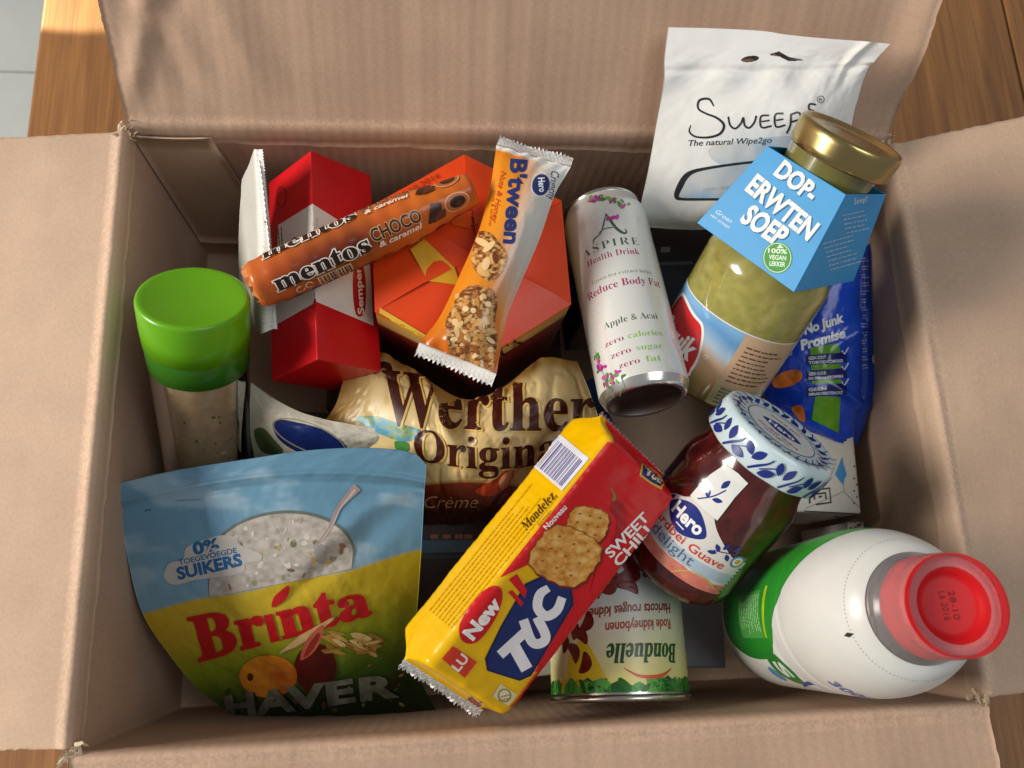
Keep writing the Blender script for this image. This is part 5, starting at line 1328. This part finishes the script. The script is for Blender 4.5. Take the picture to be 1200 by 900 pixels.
# ------------------------------------------------------------------ blue crisps bag
ZB = dict(zo=(860, 280), zk=2.5)
bl = thing('snack_bag', P(970, 500, .575), 'glossy royal blue snack bag with a green stripe against the right wall', 'snack bag')
def r5(p, d): return [(x, y, d - k) for (x, y), k in zip(p, (0, .010, .014, .008, 0))]
ctrl = [r5([(130, 110), (215, 90), (300, 60), (370, 30), (405, 10)], .560), r5([(95, 230), (190, 220), (290, 205), (360, 195), (408, 190)], .560), r5([(75, 350), (175, 350), (280, 345), (360, 350), (412, 350)], .560),
        r5([(85, 450), (180, 452), (270, 455), (350, 452), (418, 432)], .562), r5([(140, 520), (210, 535), (270, 552), (335, 560), (392, 520)], .566), r5([(190, 560), (245, 578), (300, 592), (340, 606), (364, 600)], .572)]
def bld(u, v):
    d = .0035 * (fbm(u * 6, v * 5, 6) - .5) + .0030 * np.abs(fbm(u * 5 + v * 2, v * 4 - u * 3, 9, 2) - .4) * 2
    d += .0045 * np.exp(-(((u - .55) - .42 * (v - .55)) / .028) ** 2) * sst(.45, .7, v) + .0035 * np.exp(-(((u - .30) + .30 * (v - .7)) / .03) ** 2) * sst(.4, .7, v)
    d += -.0025 * np.exp(-((v - .80 - .1 * u) / .03) ** 2)
    return d * np.clip(8 * v * (1 - v), 0, 1)
def blc(x, y, u, v):
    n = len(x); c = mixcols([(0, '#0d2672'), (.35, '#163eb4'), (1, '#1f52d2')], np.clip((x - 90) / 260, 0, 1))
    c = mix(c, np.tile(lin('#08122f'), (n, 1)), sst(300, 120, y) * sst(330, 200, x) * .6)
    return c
M_bluef = mat('blue_gloss_film', None, 0.20, spec=.6, bump=.12, bscale=80, rvar=.06)
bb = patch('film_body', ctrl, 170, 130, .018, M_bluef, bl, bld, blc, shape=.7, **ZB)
a = Art((860, 280), 2.5)
GRN = '#5f9a22'
a.poly([(222, 318), (305, 306), (310, 335), (226, 350)], GRN, 1); a.poly([(238, 460), (312, 462), (305, 568), (228, 528)], GRN, 1); a.rect(226, 366, 312, 384, GRN, 1); a.rect(228, 412, 314, 424, GRN, 1)
for i, (t1, t2) in enumerate((('GEEN ZOUT', 'TOEGEVOEGD'), ('GEEN KLEUR', 'EN SMAAKSTOFFEN'), ('GEEN', 'SMAAKVERSTERKERS'))):
    y = 335 + i * 46
    a.poly([(212, y + 6), (328, y - 4), (330, y + 26), (214, y + 36)], '#0d1f6a', 2)
    a.text(t1, (219, y + 19), (270, y + 15), 9, '#e6e9f0', 'bold', 3); a.text(t2, (219, y + 32), (318, y + 25), 8, '#e6e9f0', 'bold', 3)
    a.stroke([(314, y - 8), (322, y + 2), (334, y - 18)], 4, '#e6e9f0', 3)
a.text('No Junk', (208, 280), (322, 242), 26, '#e9ecf2', 'sbi', 3, off=.02); a.text('Promise', (198, 326), (328, 288), 28, '#e9ecf2', 'sbi', 3, off=.02)
a.text('home', (100, 350), (172, 340), 20, '#8fa0c8', 'bold', 3)
a.text('Original', (160, 262), (222, 215), 24, '#a8b4d0', 'serif', 3, upv=(.6, -.8))
ORG = lambda x, y: mixcols([(0, '#7a3410'), (.5, '#c8691c'), (1, '#e09a48')], fbm(x * .12, y * .12, 4))
a.blob([(118, 408), (150, 388), (190, 384), (200, 405), (180, 425), (140, 436), (116, 430)], ORG, 3); a.blob([(172, 492), (198, 488), (210, 520), (205, 535), (180, 515)], ORG, 3)
for i in range(14): a.lines((372 + (i % 2) * 2, 60 + i * 24), (394, 58 + i * 24), 4, 2, 8, '#b8c2da', i, 3, .5)
a.ell((410, 352), 8, 14, '#d6d3c8', 3)
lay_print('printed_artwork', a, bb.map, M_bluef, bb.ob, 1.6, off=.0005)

# ------------------------------------------------------------------ small white packets
wp = thing('white_sachet', P(300, 390, .53), 'white paper sachet with a zigzag seal standing beside the red carton', 'sachet')
ctrl = [[(62, 185, .506), (80, 150, .492), (98, 97, .479), (112, 93, .477)], [(55, 300, .507), (85, 280, .490), (108, 250, .475), (131, 242, .472)], [(52, 420, .511), (90, 410, .491), (115, 400, .473), (148, 400, .470)],
        [(60, 540, .520), (95, 540, .496), (118, 540, .473), (156, 540, .470)], [(95, 640, .522), (110, 650, .497), (122, 664, .475), (158, 650, .472)]]
bb = patch('sachet_body', ctrl, 120, 40, .004, M_white, wp, lambda u, v: .0009 * (fbm(u * 9, v * 4, 2) - .5) + .0005 * np.sin(u * 220) * sst(.66, .75, v), lambda x, y, u, v: mixcols([(0, '#c9c6bd'), (.6, '#cfccc4'), (.68, '#dedad2'), (1, '#e2dfd8')], v), **Z1)
g = bb.G; seal('edge_seal', g[0, -1], g[-1, -1], g[60, -1] - g[60, -5], .0030, M_white_seal, wp, 60, tooth=.0008, rip=.0001)
a = Art((260, 140), 2.6477); a.poly([(132, 316), (150, 312), (150, 322), (133, 326)], '#3a3a3e', 1)
lay_print('printed_artwork', a, bb.map, M_white, bb.ob, 6.0)

np_ = thing('white_packet', P(370, 540, .52), 'white paper packet with a navy blue oval behind the cereal pouch', 'packet')
ctrl = [[(515, 530, .488), (600, 588, .487), (700, 640, .486), (800, 670, .486), (890, 688, .486), (980, 704, .487), (1066, 718, .488)], [(509, 620, .494), (600, 655, .488), (700, 690, .485), (800, 712, .484), (890, 726, .485), (980, 742, .487), (1066, 752, .490)],
        [(512, 720, .504), (600, 738, .494), (700, 758, .490), (800, 768, .489), (890, 775, .490), (980, 782, .493), (1062, 790, .496)], [(530, 830, .519), (620, 840, .508), (710, 850, .504), (800, 858, .503), (890, 862, .504), (980, 864, .508), (1050, 860, .512)]]
bb = patch('packet_body', ctrl, 90, 170, .008, M_white, np_, lambda u, v: .0022 * (fbm(u * 4, v * 8, 4) - .5), lambda x, y, u, v: mixcols([(0, '#b7ae98'), (.65, '#c6bfae'), (1, '#d4cebe')], v), zo=(140, 290), zk=3.3333)
a = Art((140, 290), 3.3333)
a.blob([(598, 690), (625, 672), (690, 682), (770, 702), (840, 735), (885, 775), (870, 800), (760, 815), (680, 790), (620, 745)], '#16245c', 1); a.ring((742, 742), 150, 52, 5, '#8f8a7c', 2, rot=22)
a.blob([(525, 720), (560, 705), (600, 745), (640, 800), (560, 800)], '#4a5a34', 1); a.lines((560, 770), (640, 800), 6, 3, 12, '#4a453c', 3, 2)
lay_print('printed_artwork', a, bb.map, M_white, bb.ob, 5.0)
# ------------------------------------------------------------------ cartons glimpsed between and under the groceries
def carton_at(name, label, x0, y0, z0, w, d, h, rz, base, rough=.4, cat='box', bevel=.0012, tilt=(0, 0)):
    c = np.array([x0, y0, z0]); cz, sz = math.cos(math.radians(rz)), math.sin(math.radians(rz))
    ax = np.array([cz, sz, math.sin(math.radians(tilt[0]))]) * w; ay = np.array([-sz, cz, math.sin(math.radians(tilt[1]))]) * d
    t = thing(name, c, label, cat)
    o = solid('carton_body', box8(c - ax / 2 - ay / 2, ax, ay, (0, 0, h)), BOXF, mat(name + '_print', base, rough, noise=.12, nscale=25), t, bevel, 2)
    return t, o
# box with a maze printed on its end, right wall
t, mz = carton_at('maze_carton', 'small white and blue carton with a maze printed on its end', .4405, .146, .030, .056, .066, .083, -3, '#cfcabd')
fb = flat_of(mz)
a = Art((860, 280), 2.5)
a.poly([(205, 806), (384, 816), (372, 870), (205, 850)], '#1c5fa8', 0)
K = '#3a332c'
for q in ([(222, 775), (222, 738), (280, 730), (284, 772), (240, 778)], [(236, 764), (236, 748), (268, 744), (270, 762)], [(248, 756), (258, 754)]): a.stroke(q, 6, K, 1)
a.stroke([(206, 797), (380, 806)], 3, K, 1); a.stroke([(322, 740), (380, 800)], 2, '#8a8478', 1); a.stroke([(318, 640), (322, 740), (210, 790)], 2, '#8a8478', 1)
a.poly([(296, 690), (316, 640), (330, 690), (318, 720)], '#3a8fc8', 1)
for i in range(9): a.ell((352 + (i % 2) * 8, 630 + i * 18), 3, 3, '#5a544a', 1, n=8)
a.lines((250, 640), (310, 652), 4, 4, 12, '#6a645a', 5, 1)
lay_print('printed_artwork', a, fb.map, M_paper, mz, 6.0)
t, o = carton_at('patterned_carton', 'narrow white carton with red and brown specks wedged along the right wall', .4715, .070, .020, .012, .075, .075, 0, '#c9c4ba')
fb = flat_of(o); a = Art((860, 280), 2.5); rnd = random.Random(9)
for i in range(50): a.ell((rnd.uniform(330, 412), rnd.uniform(800, 900)), rnd.uniform(3, 9), rnd.uniform(3, 7), rnd.choice(['#8c2f22', '#5a3424', '#b9b2a4', '#a4472c', '#7c5a44']), i % 3, rot=rnd.uniform(0, 180), n=9)
lay_print('printed_artwork', a, fb.map, M_paper, o, 6.0)
# black tray under the wipes
t, o = carton_at('black_tray_pack', 'black plastic tray pack lying under the white wipes pouch', .330, .285, .075, .110, .085, .062, 3, '#1a1a1c', .3, 'tray')
fb = flat_of(o); a = Art((640, 20), 2.7273)
a.text('ps', (325, 752), (352, 750), 16, '#7c7c80', 'bold', 1); a.rect(366, 735, 396, 752, '#7c7c80', 1); a.stroke([(318, 790), (470, 786)], 10, '#54545a', 1)
lay_print('printed_artwork', a, fb.map, M_gloss, o, 6.0)
# dark blue pack between the orange box and the can
carton_at('navy_carton', 'dark navy blue carton deep between the drink can and toffee bag', .262, .165, .030, .075, .06, .095, 20, '#14305c')
# brown pack with a teal stripe below the toffee bag
t, o = carton_at('brown_carton', 'dark brown carton with a teal stripe under the toffee bag', .205, .105, .010, .150, .085, .085, 2, '#2e1c12')
fb = flat_of(o); a = Art((370, 380), 3.2152)
a.poly([(380, 815), (600, 812), (600, 858), (380, 862)], '#3f6a80', 1); a.poly([(380, 870), (600, 866), (600, 880), (380, 884)], '#1c3a48', 1)
for x in (432, 478, 525, 560): a.rect(x, 792, x + 30, 808, '#b3622c', 1)
lay_print('printed_artwork', a, fb.map, M_gloss, o, 6.0)
carton_at('grey_carton', 'plain pale grey carton standing to one side of the bean can', .222, .045, .010, .075, .060, .080, 3, '#8f8b84')
carton_at('white_grey_carton', 'grey white carton in the gap between bean can and bottle', .352, .060, .010, .055, .090, .060, -3, '#9a9ca4')
carton_at('dark_red_carton', 'dark red carton lying below the jam jar', .352, .125, .010, .080, .035, .090, 2, '#5c0f14')
carton_at('dark_green_carton', 'dark green carton hidden behind the cereal pouch by the left wall', .075, .165, .010, .120, .070, .060, -5, '#2c3f1c')
carton_at('kraft_carton', 'plain brown carton on the box floor under the orange six-sided box', .190, .255, .010, .170, .110, .062, 0, '#5a4430')
# yellow paper on the table beside the box
yp = thing('yellow_paper', (.60, -.09, .0), 'folded bright yellow paper lying on the table beside the box', 'paper')
pts = [(.555, -.20), (.598, -.066), (.606, -.062), (.626, -.20)]
mesh_ob('sheet', [(x, y, .0015) for x, y in pts] + [(x, y, .0036) for x, y in pts], [(0, 1, 2, 3)[::-1], (4, 5, 6, 7), (0, 1, 5, 4), (1, 2, 6, 5), (2, 3, 7, 6), (3, 0, 4, 7)], mat('yellow_sheet', '#d9a514', .5), yp, False)
bpy.data.objects.remove(_to)
bpy.data.curves.remove(_tc)
